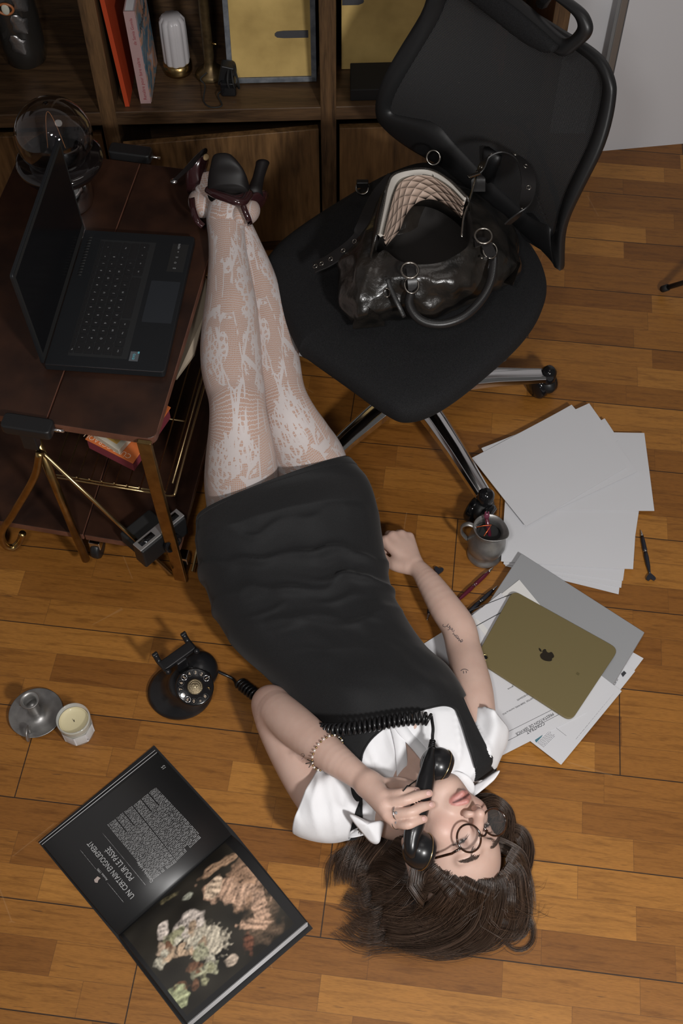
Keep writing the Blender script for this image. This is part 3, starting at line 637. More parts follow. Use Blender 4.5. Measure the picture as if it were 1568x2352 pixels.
# base
bc = A(.155, 1.715, .0); MB().lathe([(.028, .1), (.028, .25), (.02, .25), (.02, .42)], bc, n=24).build('gas_lift', black_plastic, ch)
MB().lathe([(.045, .07), (.05, .09), (.05, .12), (.035, .13)], bc, n=32).build('hub', chrome, ch)
MB().box(scn * A(1, 1, 0) + A(0, 0, .395), (.09, .07, .012)).build('tilt_mechanism', black_plastic, ch, bevel=.004)
for i, ang in enumerate((10, -62, -135, 154, 82)):
    d = A(math.cos(math.radians(ang)), math.sin(math.radians(ang)), 0); s2 = np.cross(uz, d); R = []
    for t_, hw, zt, hh in ((.03, .026, .115, .03), (.12, .024, .113, .026), (.2, .021, .104, .022), (.27, .0185, .09, .018), (.315, .017, .082, .016)):
        o = bc + d * t_ + uz * zt
        R.append([o + s2 * x * hw + uz * y * hh for x, y in ((-1, -1), (-1, -.2), (-.7, .15), (-.62, 0.02), (-.3, .12), (0, .15), (.3, .12), (.62, .02), (.7, .15), (1, -.2), (1, -1))])
    lo = MB().loft(R).build('base_leg', chrome, ch, bevel=.001)
    cc = bc + d * .325; wd = nrm(A(math.cos(ang * 3.), math.sin(ang * 3.), 0)) if i != 0 else nrm(A(.7, .5, 0))
    MB().lathe([(.001, .048), (.014, .047), (.018, .06), (.018, .085), (.01, .096), (.001, .097)], cc, n=20, caps=False).build('castor_stem', black_gloss, ch)
    for sg in (-1, 1):
        MB().lathe([(.004, -.011), (.026, -.011), (.031, -.006), (.031, .006), (.026, .0115), (.004, .0125)], cc + wd * .015 * sg + np.cross(uz, wd) * .014 + uz * .031, axis=wd * sg, n=28).build('castor_wheel', black_gloss, ch)
    MB().ell(cc + uz * .042 + np.cross(uz, wd) * .006, (.022, .032, .024), (wd, np.cross(uz, wd), uz)).build('castor_hood', black_plastic, ch)
lv = MB().box(W(1135, 828, .40), (.024, .010, .006), (nrm(A(1, .62, 0)), nrm(A(-.62, 1, 0)), uz)); lv.build('recline_lever', black_plastic, ch, bevel=.003)
text('lever_print', [('RCL', .009, W(1138, 830, .4065), nrm(A(-1, -.62, 0)), nrm(A(.62, -1, 0)))], leg_m, ch)

# ---------------------------------------------------------------- leather bag on the seat
lth = M('black_leather', (.005, .005, .0045), .27, var=(16, (.022, .018, .015), 9), bump=(26, .75, .006), coat=.15)
lth2 = M('black_strap_leather', (.012, .011, .011), .38, bump=(150, .25, .0008))
ring_m = M('gunmetal', (.30, .28, .25), .25, 1.)
bag = thing('leather_handbag', 'slouchy black leather handbag lying open on the office chair seat', 'bag', W(960, 620, .487))
SZ_ = .487
# body: outline on the seat, rising to the mouth
base_px = [(780, 690), (775, 640), (800, 590), (870, 575), (960, 540), (1060, 500), (1140, 520), (1185, 580), (1190, 640), (1150, 665), (1120, 690), (1060, 712), (1000, 738), (930, 735), (860, 745), (808, 748)]
mid_px = [(776, 662), (772, 600), (812, 540), (875, 520), (950, 480), (1050, 440), (1125, 455), (1180, 530), (1196, 605), (1165, 640), (1125, 670), (1070, 690), (1000, 722), (930, 715), (870, 722), (815, 735)]
up_px = [(820, 610), (828, 560), (846, 510), (868, 450), (912, 410), (1010, 405), (1065, 430), (1115, 465), (1145, 520), (1150, 575), (1105, 600), (1060, 625), (1000, 640), (930, 640), (870, 625), (835, 630)]
rim_px = [(862, 575), (862, 545), (872, 500), (886, 446), (918, 408), (975, 402), (1033, 426), (1066, 458), (1085, 515), (1078, 560), (1040, 590), (1000, 605), (950, 607), (915, 598), (885, 575), (870, 580)]
def rr(px, z, n=5): return spline([W(u, v, zz) for (u, v), zz in zip(px + [px[0]], (list(z) if hasattr(z, '__len__') else [z] * len(px)) + [z[0] if hasattr(z, '__len__') else z])], n)[:-1]
r0, r1, r2, r3 = rr(base_px, SZ_ + .005), rr(mid_px, SZ_ + .06), rr(up_px, SZ_ + .115), rr(rim_px, [SZ_ + z for z in (.12, .125, .128, .13, .132, .132, .132, .132, .13, .135, .128, .125, .125, .125, .125, .125)])
r0b = r0.mean(0) + (r0 - r0.mean(0)) * .93
rings = []
pts4 = [r0b, r0 + A(0, 0, .01), r1, r2, r3]
for i in range(4):
    for t_ in np.linspace(0, 1, 7, endpoint=False): rings.append(pts4[i] * (1 - t_) + pts4[i + 1] * t_)
rings.append(r3); Rg = np.array(rings)
# smooth between the rings and add soft crumples
for _ in range(3): Rg[1:-1] = (Rg[:-2] + Rg[1:-1] * 2 + Rg[2:]) / 4
from mathutils import noise as mnoise
cb3 = Rg.reshape(-1, 3).mean(0)
for i in range(len(Rg)):
    for j in range(Rg.shape[1]):
        p = Rg[i, j]; k_ = mnoise.noise(Vector(p * 17)) * .014 + mnoise.noise(Vector(p * 42 + 5)) * .005 + abs(mnoise.noise(Vector(p * 24 + 9))) * -.016 + .003
        Rg[i, j] = p + nrm(p - cb3) * k_ * (0 if i < 2 else 1) * min(1, max(0, (len(Rg) - 2 - i) / 9))
MB().loft([list(r) for r in Rg], True, False).build('body', lth, bag, subsurf=1)
MB().prism(list(Rg[0]), uz * .004).build('bottom', lth2, bag)
ri = [list(r3), list((r3 * .96 + r3.mean(0) * .04) - uz * .008)] + [list(r3.mean(0) + (r3 - r3.mean(0)) * s_ - uz * d_) for s_, d_ in ((1.0, .03), (1.02, .08), (.8, .105), (.1, .107))]
_li = MB().loft(ri, True, False); _li.F.append(list(range(len(_li.V) - len(r3), len(_li.V)))); _li.build('cavity_shade', M('cavity_shade', (.012, .010, .009), .8), bag)  # bag interior coloured near-black for the shade of the cavity
# raised quilted cream lining with the zip (back rim flap standing up)
arch = [(868, 538), (880, 480), (890, 430), (905, 402), (950, 390), (990, 392), (1030, 415), (1070, 455)]
archi = [(880, 540), (893, 486), (906, 440), (922, 415), (955, 402), (992, 406), (1032, 432), (1066, 466)]
low = [(885, 565), (915, 530), (930, 495), (950, 470), (975, 458), (1005, 460), (1035, 478), (1060, 500)]
zo = SZ_ + .168
sa, si2, sl = spline([W(u, v, zo + .01 * math.sin(i / 7 * math.pi)) for i, (u, v) in enumerate(arch)], 8), spline([W(u, v, zo - .005) for u, v in archi], 8), spline([W(u, v, zo - .07) for u, v in low], 8)
qm = bpy.data.materials.new('quilted_cream'); qm.use_nodes = True; nt = qm.node_tree; b = nt.nodes['Principled BSDF']
uvn = nt.nodes.new('ShaderNodeUVMap'); uvn.uv_map = 'UVMap'; sx = nt.nodes.new('ShaderNodeSeparateXYZ'); nt.links.new(uvn.outputs[0], sx.inputs[0])
g1 = node_math(nt, 'ABSOLUTE', node_math(nt, 'SINE', node_math(nt, 'MULTIPLY', node_math(nt, 'ADD', sx.outputs[0], sx.outputs[1]), math.pi * 1.))); g2 = node_math(nt, 'ABSOLUTE', node_math(nt, 'SINE', node_math(nt, 'MULTIPLY', node_math(nt, 'SUBTRACT', sx.outputs[0], sx.outputs[1]), math.pi)))
hq = node_math(nt, 'POWER', node_math(nt, 'MULTIPLY', g1, g2), .4)
bp = nt.nodes.new('ShaderNodeBump'); bp.inputs['Strength'].default_value = 1.; bp.inputs['Distance'].default_value = .006; nt.links.new(hq, bp.inputs['Height']); nt.links.new(bp.outputs[0], b.inputs['Normal'])
b.inputs['Base Color'].default_value = (.48, .36, .29, 1); b.inputs['Roughness'].default_value = .55
V = []; Fq = []; UV = []; n2 = len(sa)
for i in range(n2):
    for k in range(7): t_ = k / 6; q = si2[i] * (1 - t_) + sl[i] * t_ + A(0, .004, 0) * math.sin(t_ * math.pi); V.append(q); UV.append((i / n2 * 7, t_ * 3))
for i in range(n2 - 1):
    for k in range(6): Fq.append((i * 7 + k, i * 7 + k + 1, (i + 1) * 7 + k + 1, (i + 1) * 7 + k))
obj('quilted_lining', V, Fq, qm, bag, uv=UV, solid=.003)
V = []; Fq = []
for i in range(n2):
    for k in range(3): V.append(sa[i] * (1 - k / 2) + si2[i] * k / 2 - uz * (.006 if k == 1 else 0))
for i in range(n2 - 1):
    for k in range(2): Fq.append((i * 3 + k, i * 3 + k + 1, (i + 1) * 3 + k + 1, (i + 1) * 3 + k))
obj('zip_tape', V, Fq, M('cream_tape', (.45, .42, .38), .6), bag, solid=.002)
outf = [list(p) for p in sa]; V = []; Fq = []
for i in range(n2):
    for k in range(5): t_ = k / 4; dd = nrm((sa[i] - r3.mean(0)) * A(1, 1, 0)); V.append(sa[i] + dd * (.004 + .022 * t_ ** .7) - uz * .11 * t_)
for i in range(n2 - 1):
    for k in range(4): Fq.append((i * 5 + k, i * 5 + k + 1, (i + 1) * 5 + k + 1, (i + 1) * 5 + k))
obj('back_wall', V, Fq, lth, bag, solid=.004)
for nm, ln_ in (('zip_teeth', sa), ('zip_teeth', si2)):
    mb = MB(); L_ = 0
    for i in range(n2 - 1):
        seg = ln_[i + 1] - ln_[i]; d = nrm(seg); m_ = max(2, int(np.linalg.norm(seg) / .0022))
        for k in range(m_): mb.box(ln_[i] + seg * k / m_ + uz * .002, (.0006, .0018, .001), (d, np.cross(uz, d), uz))
    mb.build(nm, M('zip_metal', (.5, .48, .44), .3, 1.), bag, smooth=False)
zr = spline([W(u, v, SZ_ + z) for u, v, z in ((1095, 392, .17), (1090, 420, .165), (1075, 470, .155), (1065, 500, .15), (1060, 545, .14))], 6)
MB().tube(zr, .0022, 6).build('zip_teeth', ring_m, bag)
MB().box(W(1088, 402, SZ_ + .175), (.013, .0035, .002), (nrm(A(1, .5, 0)), nrm(A(-.5, 1, 0)), uz)).build('zip_pull', ring_m, bag, bevel=.001)
# straps
def strap(name, pts, wd, th=.003, up=None, holes=(), parent=None):
    p = spline(pts, 8); T_ = np.gradient(p, axis=0); R = []; up_ = A(*up) if up else uz; fr = []
    for i in range(len(p)):
        t_ = nrm(T_[i]); n_ = nrm(up_ - t_ * up_.dot(t_)); s_ = np.cross(t_, n_); R.append([p[i] + s_ * wd + n_ * th / 2, p[i] - s_ * wd + n_ * th / 2, p[i] - s_ * wd - n_ * th / 2, p[i] + s_ * wd - n_ * th / 2]); fr.append((t_, n_, s_))
    o = MB().loft(R).build(name, lth2, parent or bag, smooth=True, bevel=.0006)
    for h in holes:
        i = int(h * (len(p) - 1)); MB().torus(p[i] + fr[i][1] * (th / 2 + .0004), .0042, .0011, fr[i][1], n=18, k=6).build('eyelet', ring_m, o)
    return o
strap('buckle_strap', [W(720, 615, SZ_ + .045), W(760, 596, SZ_ + .06), (W(815, 555, SZ_ + .09)), W(835, 520, SZ_ + .11), W(868, 450, SZ_ + .11), W(905, 405, SZ_ + .12)], .0145, holes=(.04, .12, .2, .3, .4))
ls = [W(u, v, SZ_ + z) for u, v, z in ((1098, 440, .13), (1100, 400, .16), (1120, 362, .18), (1160, 350, .19), (1200, 372, .19), (1214, 425, .18), (1200, 480, .16), (1165, 515, .13))]
lsc = np.mean(ls, 0)
strap('loop_strap', ls, .0135, up=(0, .35, .4), holes=(.2, .33, .5, .62, .74, .86))
# rolled handle
hd = spline([W(u, v, SZ_ + z) for u, v, z in ((945, 665, .10), (940, 700, .085), (965, 735, .07), (1010, 745, .065), (1060, 730, .07), (1100, 695, .08), (1125, 650, .095), (1132, 600, .11), (1128, 575, .115))], 8)
MB().tube(hd, .0085, 12).build('rolled_handle', lth2, bag)
mb = MB()
for i in range(2, len(hd) - 2):
    for s_ in np.linspace(0, 1, 2, endpoint=False):
        p = hd[i] * (1 - s_) + hd[i + 1] * s_; t_ = nrm(hd[i + 1] - hd[i]); o = nrm(np.cross(t_, uz)); mb.box(p + uz * .0075 + o * .002, (.0008, .0028, .0012), (nrm(t_ + .5 * o), nrm(np.cross(uz, nrm(t_ + .5 * o))), uz))
mb.build('handle_stitching', M('thread_grey', (.05, .05, .05), .6), bag)
for (u, v, z) in ((941, 621, .135), (1110, 542, .15)): MB().torus(W(u, v, SZ_ + z), .0155, .0022, (0, -.3, 1)).build('ring', ring_m, bag)
MB().torus(W(945, 655, SZ_ + .115), .013, .0018, (0.2, -.4, 1), squash=1.2).build('ring', ring_m, bag)
MB().torus(W(1125, 575, SZ_ + .13), .013, .0018, (0.2, -.4, 1), squash=1.2).build('ring', ring_m, bag)
MB().torus(W(832, 432, SZ_ + .05), .0125, .0025, (.2, -1, .6)).build('ring', ring_m, bag)
MB().box(W(832, 422, SZ_ + .06), (.012, .006, .007)).build('ring_tab', lth2, bag, bevel=.002)
MB().torus(W(995, 362, SZ_ + .08), .014, .002, (.2, -.6, .6)).build('ring', ring_m, bag)
for (u, v, z) in ((1128, 560, .135), (1106, 592, .125)): MB().ell(W(u, v, SZ_ + z), (.003, .003, .002)).build('rivet', ring_m, bag)
strap('handle_tab', [W(942, 608, SZ_ + .13), W(946, 640, SZ_ + .122), W(948, 672, SZ_ + .1)], .009)
strap('handle_tab', [W(1090, 560, SZ_ + .135), W(1112, 556, SZ_ + .14), W(1130, 590, SZ_ + .125)], .010)
zz = spline([W(u, v, SZ_ + z) for u, v, z in ((890, 640, .118), (898, 665, .108), (915, 700, .095), (928, 728, .075))], 5)
MB().tube(zz, .0045, 8, flat=.5).build('side_zip', M('zip_dark', (.06, .06, .06), .4, .7, bump=(500, .6, .001)), bag)
MB().torus(W(888, 672, SZ_ + .112), .006, .0012, (0, 0, 1), squash=1.8).build('zip_pull', ring_m, bag)
# corner gussets
for px in ([(808, 750), (830, 692), (868, 722), (885, 742)], [(1160, 600), (1196, 602), (1180, 650), (1150, 640)]):
    ps = [W(u, v, SZ_ + (.03 if i in (0, 3) else .075)) for i, (u, v) in enumerate(px)]
    MB().prism(rounded(ps, .006), A(0, .004, -.012)).build('corner_patch', lth, bag, bevel=.003)

# ---------------------------------------------------------------- leg of a light stand at the right edge
t = thing('light_stand', 'black tripod stand foot reaching in at the right frame edge', 'stand', (1.15, 2.05, 0))
MB().tube([W(1526, 662, .02), W(1600, 640, .10), A(1.15, 2.05, .35)], .0065, 10).build('leg', black_plastic, t)
MB().tube([W(1521, 664, .012), W(1533, 660, .03)], .0085, 10).build('rubber_foot', black_matt, t)
MB().tube([A(1.15, 2.05, .3), A(1.15, 2.05, 1.6)], .012, 10).build('pole', black_plastic, t)
MB().tube([A(1.15, 2.05, .35), A(1.45, 1.95, .012)], .0065, 10).build('leg', black_plastic, t)
MB().tube([A(1.15, 2.05, .35), A(1.2, 2.4, .012)], .0065, 10).build('leg', black_plastic, t)
# ================================================================= the person
class SDF:
    def __init__(s, lo, hi, h):
        s.lo = np.array(lo, float); s.h = h; s.n = np.ceil((np.array(hi) - s.lo) / h).astype(int) + 1
        s.D = np.full(s.n, .05, np.float32)
    def _win(s, lo, hi):
        a = np.clip(np.floor((lo - s.lo) / s.h).astype(int), 0, s.n); b = np.clip(np.ceil((hi - s.lo) / s.h).astype(int) + 1, 0, s.n)
        ax = [s.lo[i] + s.h * np.arange(a[i], b[i]) for i in range(3)]
        return (slice(a[0], b[0]), slice(a[1], b[1]), slice(a[2], b[2])), [x.reshape([-1 if j == i else 1 for j in range(3)]).astype(np.float32) for i, x in enumerate(ax)]
    def _mix(s, sl, d, k, sub=False):
        E = s.D[sl]
        if sub: E[...] = np.maximum(E, -d) if k <= 0 else -(_smin(-E, d, k)); return
        E[...] = _smin(E, d, k)
    def cone(s, a, b, ra, rb, k=.01, sub=False):
        a = np.asarray(a, float); b = np.asarray(b, float); m = max(ra, rb) + .03 + k
        sl, (x, y, z) = s._win(np.minimum(a, b) - m, np.maximum(a, b) + m); d = b - a; L2 = max(d.dot(d), 1e-9)
        t = np.clip(((x - a[0]) * d[0] + (y - a[1]) * d[1] + (z - a[2]) * d[2]) / L2, 0, 1)
        q = np.sqrt((x - a[0] - t * d[0]) ** 2 + (y - a[1] - t * d[1]) ** 2 + (z - a[2] - t * d[2]) ** 2) - (ra + (rb - ra) * t)
        s._mix(sl, q, k, sub)
    def chain(s, pts, rs, k=.01, sm=4):
        """one smooth tapering limb, blended as a whole into what is there"""
        q = spline([[*p, r] for p, r in zip(pts, rs)], sm) if len(pts) > 2 else np.array([[*p, r] for p, r in zip(pts, rs)])
        m = q[:, 3].max() + .03 + k; sl, (x, y, z) = s._win(q[:, :3].min(0) - m, q[:, :3].max(0) + m); B = None
        for i in range(len(q) - 1):
            a, b = q[i, :3], q[i + 1, :3]; d = b - a; L2 = max(d.dot(d), 1e-9)
            t = np.clip(((x - a[0]) * d[0] + (y - a[1]) * d[1] + (z - a[2]) * d[2]) / L2, 0, 1)
            f = np.sqrt((x - a[0] - t * d[0]) ** 2 + (y - a[1] - t * d[1]) ** 2 + (z - a[2] - t * d[2]) ** 2) - (q[i, 3] + (q[i + 1, 3] - q[i, 3]) * t)
            B = f if B is None else np.minimum(B, f)
        s._mix(sl, B, k)
    def ell(s, c, r, ax=None, k=.01, sub=False):
        c = np.asarray(c, float); X, Y, Z = ax if ax is not None else (A(1, 0, 0), A(0, 1, 0), A(0, 0, 1)); m = max(r) + .03 + k
        sl, (x, y, z) = s._win(c - m, c + m); x = x - c[0]; y = y - c[1]; z = z - c[2]
        p = [(x * v[0] + y * v[1] + z * v[2]) / q for v, q in zip((X, Y, Z), r)]
        k0 = np.sqrt(p[0] ** 2 + p[1] ** 2 + p[2] ** 2); k1 = np.sqrt((p[0] / r[0]) ** 2 + (p[1] / r[1]) ** 2 + (p[2] / r[2]) ** 2) + 1e-9
        s._mix(sl, k0 * (k0 - 1) / k1, k, sub)
    def mesh(s):
        D = s.D; S_ = D < 0
        c = [S_[i:S_.shape[0] - 1 + i, j:S_.shape[1] - 1 + j, k:S_.shape[2] - 1 + k] for i in (0, 1) for j in (0, 1) for k in (0, 1)]
        allin = c[0].copy(); anyin = c[0].copy()
        for q in c[1:]: allin &= q; anyin |= q
        cell = anyin & ~allin; idx = np.argwhere(cell); ids = np.full(cell.shape, -1, np.int64); ids[tuple(idx.T)] = np.arange(len(idx))
        acc = np.zeros((len(idx), 3)); cnt = np.zeros(len(idx)); cor = [(i, j, k) for i in (0, 1) for j in (0, 1) for k in (0, 1)]
        val = {q: D[idx[:, 0] + q[0], idx[:, 1] + q[1], idx[:, 2] + q[2]] for q in cor}
        for p in cor:
            for ax in range(3):
                if p[ax]: continue
                q = list(p); q[ax] = 1; q = tuple(q); a, b = val[p], val[q]; m = (a < 0) != (b < 0)
                t = np.where(m, a / np.where(m, a - b, 1), 0); pos = np.array(p, float)[None] + np.zeros((len(idx), 1)); pos[:, ax] += t
                acc[m] += pos[m]; cnt[m] += 1
        V = (idx + acc / np.maximum(cnt, 1)[:, None]) * s.h + s.lo; F_ = []
        for ax in range(3):
            o = [1, 1, 1]; o[ax] = 0; u, v = [i for i in range(3) if i != ax]
            a = S_[1:-1, 1:-1, 1:-1]; sh_ = [slice(1, -1)] * 3; sh_[ax] = slice(2, None); b = S_[tuple(sh_)]
            e = np.argwhere(a != b) + 1
            def cid(du, dv):
                q = e.copy(); q[:, u] -= du; q[:, v] -= dv; return ids[q[:, 0], q[:, 1], q[:, 2]]
            f = np.stack([cid(1, 1), cid(0, 1), cid(0, 0), cid(1, 0)], 1); ins = S_[tuple(e.T)]
            fl = ins if ax != 1 else ~ins
            f[~fl] = f[~fl][:, ::-1]; F_.append(f[(f >= 0).all(1)])
        return V, np.concatenate(F_)
def _smin(a, b, k):
    if k <= 0: return np.minimum(a, b)
    h = np.maximum(k - np.abs(a - b), 0) / k; return np.minimum(a, b) - h * h * k * .25

person = thing('person', 'person lying on the floor in black dress and lace tights, holding a telephone handset', 'person', (.05, 1.1, 0))

# ---- torso sections: left px, right px, centre height, half thickness
SEC = [((457, 1190), (797, 1064), .20, .125), ((455, 1235), (845, 1128), .165, .138), ((461, 1300), (868, 1212), .125, .120), ((478, 1352), (882, 1300), .112, .100),
       ((503, 1420), (897, 1368), .102, .092), ((546, 1484), (928, 1430), .098, .088), ((600, 1532), (975, 1498), .098, .088), ((642, 1574), (1028, 1548), .1, .092),
       ((682, 1622), (1060, 1600), .102, .097), ((716, 1670), (1082, 1645), .1, .095), ((745, 1730), (1108, 1695), .095, .088), ((766, 1800), (1132, 1745), .088, .08),
       ((778, 1868), (1134, 1778), .08, .066), ((792, 1925), (1112, 1797), .07, .045)]
LR = np.array([[*W(*a, z), *W(*b, z), bb] for a, b, z, bb in SEC]); LRs = spline(LR, 8)
AXD = nrm(A(.33, -.94, 0))
def sec_ring(row, n=96, grow=0., scale=1.):
    a, b, t_ = row[:3], row[3:6], row[6]; c = (a + b) / 2; shx = AXD * .125 * max(0., min(1., (t_ and (c[1] - 1.28) / .16))) ; X = nrm(b - a); hw = np.linalg.norm(b - a) / 2 * scale + grow; t_ = t_ * scale + grow; R_ = []
    for q in np.linspace(0, 2 * math.pi, n, endpoint=False):
        cx, sy = math.cos(q), math.sin(q); x = math.copysign(abs(cx) ** .9, cx); y = math.copysign(abs(sy) ** .85, sy)
        p = c + X * hw * x + A(0, 0, 1) * t_ * y + shx * max(sy, 0); p[2] = max(p[2], .004); R_.append(p)
    return R_
# ---- head frame
HC = W(1016, 1921, .112); Bv = nrm(CP - HC); Xv = A(1, 0, 0); Xv = nrm(Xv - Bv * Xv.dot(Bv)); Uv = np.cross(Bv, Xv)
aa = math.radians(30.5); ha = nrm(Xv * math.sin(aa) - Uv * math.cos(aa)); hw0 = nrm(Xv * math.cos(aa) + Uv * math.sin(aa))
yaw, pit = math.radians(37), math.radians(14)
hn = nrm(Bv * math.cos(yaw) + hw0 * math.sin(yaw)); hx = nrm(hw0 * math.cos(yaw) - Bv * math.sin(yaw))
hn, ha = nrm(hn * math.cos(pit) + ha * math.sin(pit)), nrm(ha * math.cos(pit) - hn * math.sin(pit))
HS = 1.0
def H(x, y, z): return HC + (hx * x + ha * y + hn * z) * HS
HA = (hx, ha, hn)
# ---- joints
shR, elR, wrR = W(1088, 1735, .09), W(1064, 1489, .058), W(955, 1303, .052)
shL, elL, wrL = W(752, 1862, .085), W(622, 1618, .095), W(842, 1797, .222)
neckb, chinb = W(945, 1775, .095), H(0, -.055, .0)
hipA, hipB = W(572, 1290, .10), W(770, 1250, .10)
G = SDF((-.32, .50, -.002), (.42, 1.72, .64), .0024)
for i in range(0, len(LRs), 3):
    r = LRs[i]; a, b, t_ = r[:3], r[3:6], r[6]; c = (a + b) / 2; X = nrm(b - a)
    if i < 8: continue
    hw = np.linalg.norm(b - a) / 2
    G.ell(c, (hw * (.8 if i < 80 else .62), .055, t_ * (.78 - .0035 * max(0, i - 70))), (X, nrm(np.cross(A(0, 0, 1), X)), A(0, 0, 1)), .03)
# clavicle / chest plate and neck
G.cone(W(910, 1796, .078), W(995, 1766, .078), .036, .036, .03)
G.chain([neckb, neckb * .5 + chinb * .5 + A(0, 0, .008), chinb], [.058, .051, .052], .02)
# legs inside the tights
LEG = {}
# (u, v, z, half width px)
LEG['a'] = [(560, 1275, .085, 56), (557, 1205, .125, 74), (556, 1145, .195, 83), (555, 1100, .26, 86), (553, 1040, .325, 80), (549, 980, .378, 70), (546, 940, .40, 65), (543, 905, .408, 66), (533, 850, .425, 70), (530, 800, .44, 70), (530, 750, .455, 66), (530, 700, .472, 60), (527, 640, .492, 51), (524, 590, .508, 45), (521, 545, .522, 43), (520, 510, .532, 46)]
LEG['b'] = [(750, 1235, .095, 60), (732, 1150, .15, 78), (712, 1070, .24, 86), (688, 1010, .31, 74), (668, 965, .35, 64), (652, 925, .37, 58), (642, 890, .38, 56), (632, 840, .395, 58), (624, 790, .41, 58), (614, 740, .428, 54), (600, 680, .45, 48), (584, 620, .475, 41), (566, 570, .495, 36), (548, 530, .512, 35), (530, 500, .525, 36)]
def leg_pts(k):
    P_ = []
    for u, v, z, r in LEG[k]:
        p = W(u, v, z); dpt = (p[1] * math.sin(PITCH) + (CAM_H - p[2]) * math.cos(PITCH)); P_.append([*p, r * dpt / F_PX])
    return np.array(P_)
LP = {k: leg_pts(k) for k in LEG}
for k in LP: G.chain([p[:3] for p in LP[k][:-2]], [p[3] * .84 for p in LP[k][:-2]], .01, 1)
# arms
def limb(pts, k=.012):
    G.chain([p for p, r in pts], [r for p, r in pts], k)
limb([(shR, .036), (W(1092, 1660, .080), .038), (W(1086, 1590, .075), .0385), (W(1076, 1535, .068), .0355), (elR, .0345), (W(1052, 1440, .062), .0345), (W(1022, 1395, .064), .0325), (W(990, 1345, .06), .0265), (W(968, 1315, .056), .0205), (wrR, .0195)])
limb([(shL, .042), (W(708, 1790, .082), .0445), (W(668, 1720, .082), .043), (W(634, 1655, .088), .039), (elL, .0345)], .012)
limb([(elL, .034), (W(640, 1635, .118), .0365), (W(678, 1668, .145), .0375), (W(720, 1702, .17), .0345), (W(768, 1742, .195), .029), (W(808, 1772, .212), .0235), (wrL, .021)], .012)
# ---- right-hand side fist (resting by the hip)
def fing(pts, rs, k=.004): G.chain(pts, rs, k)
pr = wrR; kn = [W(u, v, z) for u, v, z in ((884, 1243, .060), (902, 1232, .060), (921, 1229, .056), (939, 1234, .050))]
for q, r in zip(kn, (.0125, .0125, .012, .0115)): G.cone(pr + (q - pr) * .15, q, .0155, r, .007)
G.ell((kn[0] + kn[3] + pr * 1.1) / 3.1, (.022, .026, .012), None, .008)
fx = nrm(W(860, 1255, .05) - W(890, 1240, .05))
for i, q in enumerate(kn):
    dn = A(0, 0, -1); f1 = nrm(nrm(q - pr) * A(1, 1, .2)); p1 = q + f1 * (.018 - .002 * i) + dn * .016; p2 = p1 - f1 * .012 + dn * .017; p2[2] = max(p2[2], .011)
    fing([q, p1, p2, p2 - f1 * .012], [.0112 - .0006 * i, .0098 - .0005 * i, .0088, .0078], .003)
th0 = W(912, 1298, .045); fing([wrR + (th0 - wrR) * .5, th0, W(889, 1290, .040), W(873, 1272, .042)], [.017, .0145, .011, .0085], .008)
fing([kn[0], W(869, 1246, .052), W(866, 1255, .040)], [.011, .0095, .008], .003)
# ---- left-hand side hand, fingers laid over the handset
HT = .252
kn2 = [W(u, v, z) for u, v, z in ((882, 1826, .246), (884, 1845, .250), (890, 1868, .248), (908, 1889, .240))]
for q, r in zip(kn2, (.0112, .0115, .0112, .0105)): G.cone(wrL + (q - wrL) * .1, q, .0165, r, .013)
tips = [[(915, 1824, .262), (957, 1817, .250)], [(930, 1838, .268), (985, 1822, .252)], [(938, 1866, .268), (991, 1848, .250)], [(935, 1894, .260), (973, 1881, .246)]]
NAILS = []
for i, (q, tp) in enumerate(zip(kn2, tips)):
    m = W(*tp[0]); e = W(*tp[1]); m2 = (m + e) / 2 + A(0, 0, .004)
    fing([q, m, m2, e], [.0105 - .0004 * i, .0093 - .0003 * i, .0085, .0070], .0035); NAILS.append((e, nrm(e - m2)))
fing([wrL, W(880, 1805, .215), W(915, 1800, .205), W(950, 1806, .203)], [.018, .0145, .0115, .009], .01)
# ---- head
G.ell(H(.009, .047, -.014), (.084, .083, .089), HA, .01)
G.ell(H(0, .03, .03), (.066, .062, .058), HA, .02)
G.ell(H(0, -.03, .022), (.060, .062, .062), HA, .02)
G.ell(H(0, -.060, .035), (.043, .038, .045), HA, .02)
G.ell(H(0, -.088, .064), (.017, .013, .016), HA, .02)
for s_ in (-1, 1):
    G.cone(H(.056 * s_, -.04, .0), H(.018 * s_, -.084, .054), .013, .012, .022)
    G.ell(H(.038 * s_, -.022, .060), (.024, .022, .02), HA, .02)
    G.ell(H(.031 * s_, .010, .098), (.018, .011, .012), HA, .014, sub=True)
    G.ell(H(.031 * s_, .0095, .0735), (.0138, .0118, .0138), HA, .003)
    G.cone(H(.013 * s_, .028, .088), H(.045 * s_, .031, .076), .007, .006, .012)
    G.ell(H(.0115 * s_, -.035, .101), (.008, .0075, .010), HA, .005)
    G.ell(H(.0065 * s_, -.041, .101), (.0034, .0042, .006), HA, .002, sub=True)
    G.ell(H(.074 * s_, -.005, -.008), (.007, .028, .017), (nrm(hx + .3 * s_ * -hn), ha, nrm(hn + .3 * s_ * hx)), .004)
G.cone(H(0, .022, .084), H(0, -.010, .102), .0065, .0078, .014)
G.cone(H(0, -.010, .102), H(0, -.029, .117), .0078, .0095, .008)
G.ell(H(0, -.056, .078), (.024, .016, .018), HA, .012)
G.cone(H(-.017, -.0565, .088), H(0, -.053, .0965), .0035, .0048, .004); G.cone(H(.017, -.0565, .088), H(0, -.053, .0965), .0035, .0048, .004)
G.cone(H(-.015, -.066, .087), H(0, -.068, .0935), .0035, .0056, .004); G.cone(H(.015, -.066, .087), H(0, -.068, .0935), .0035, .0056, .004)
G.cone(H(-.013, -.0605, .097), H(.013, -.0605, .097), .0019, .0019, .001, sub=True)
V, Fb = G.mesh(); del G.D
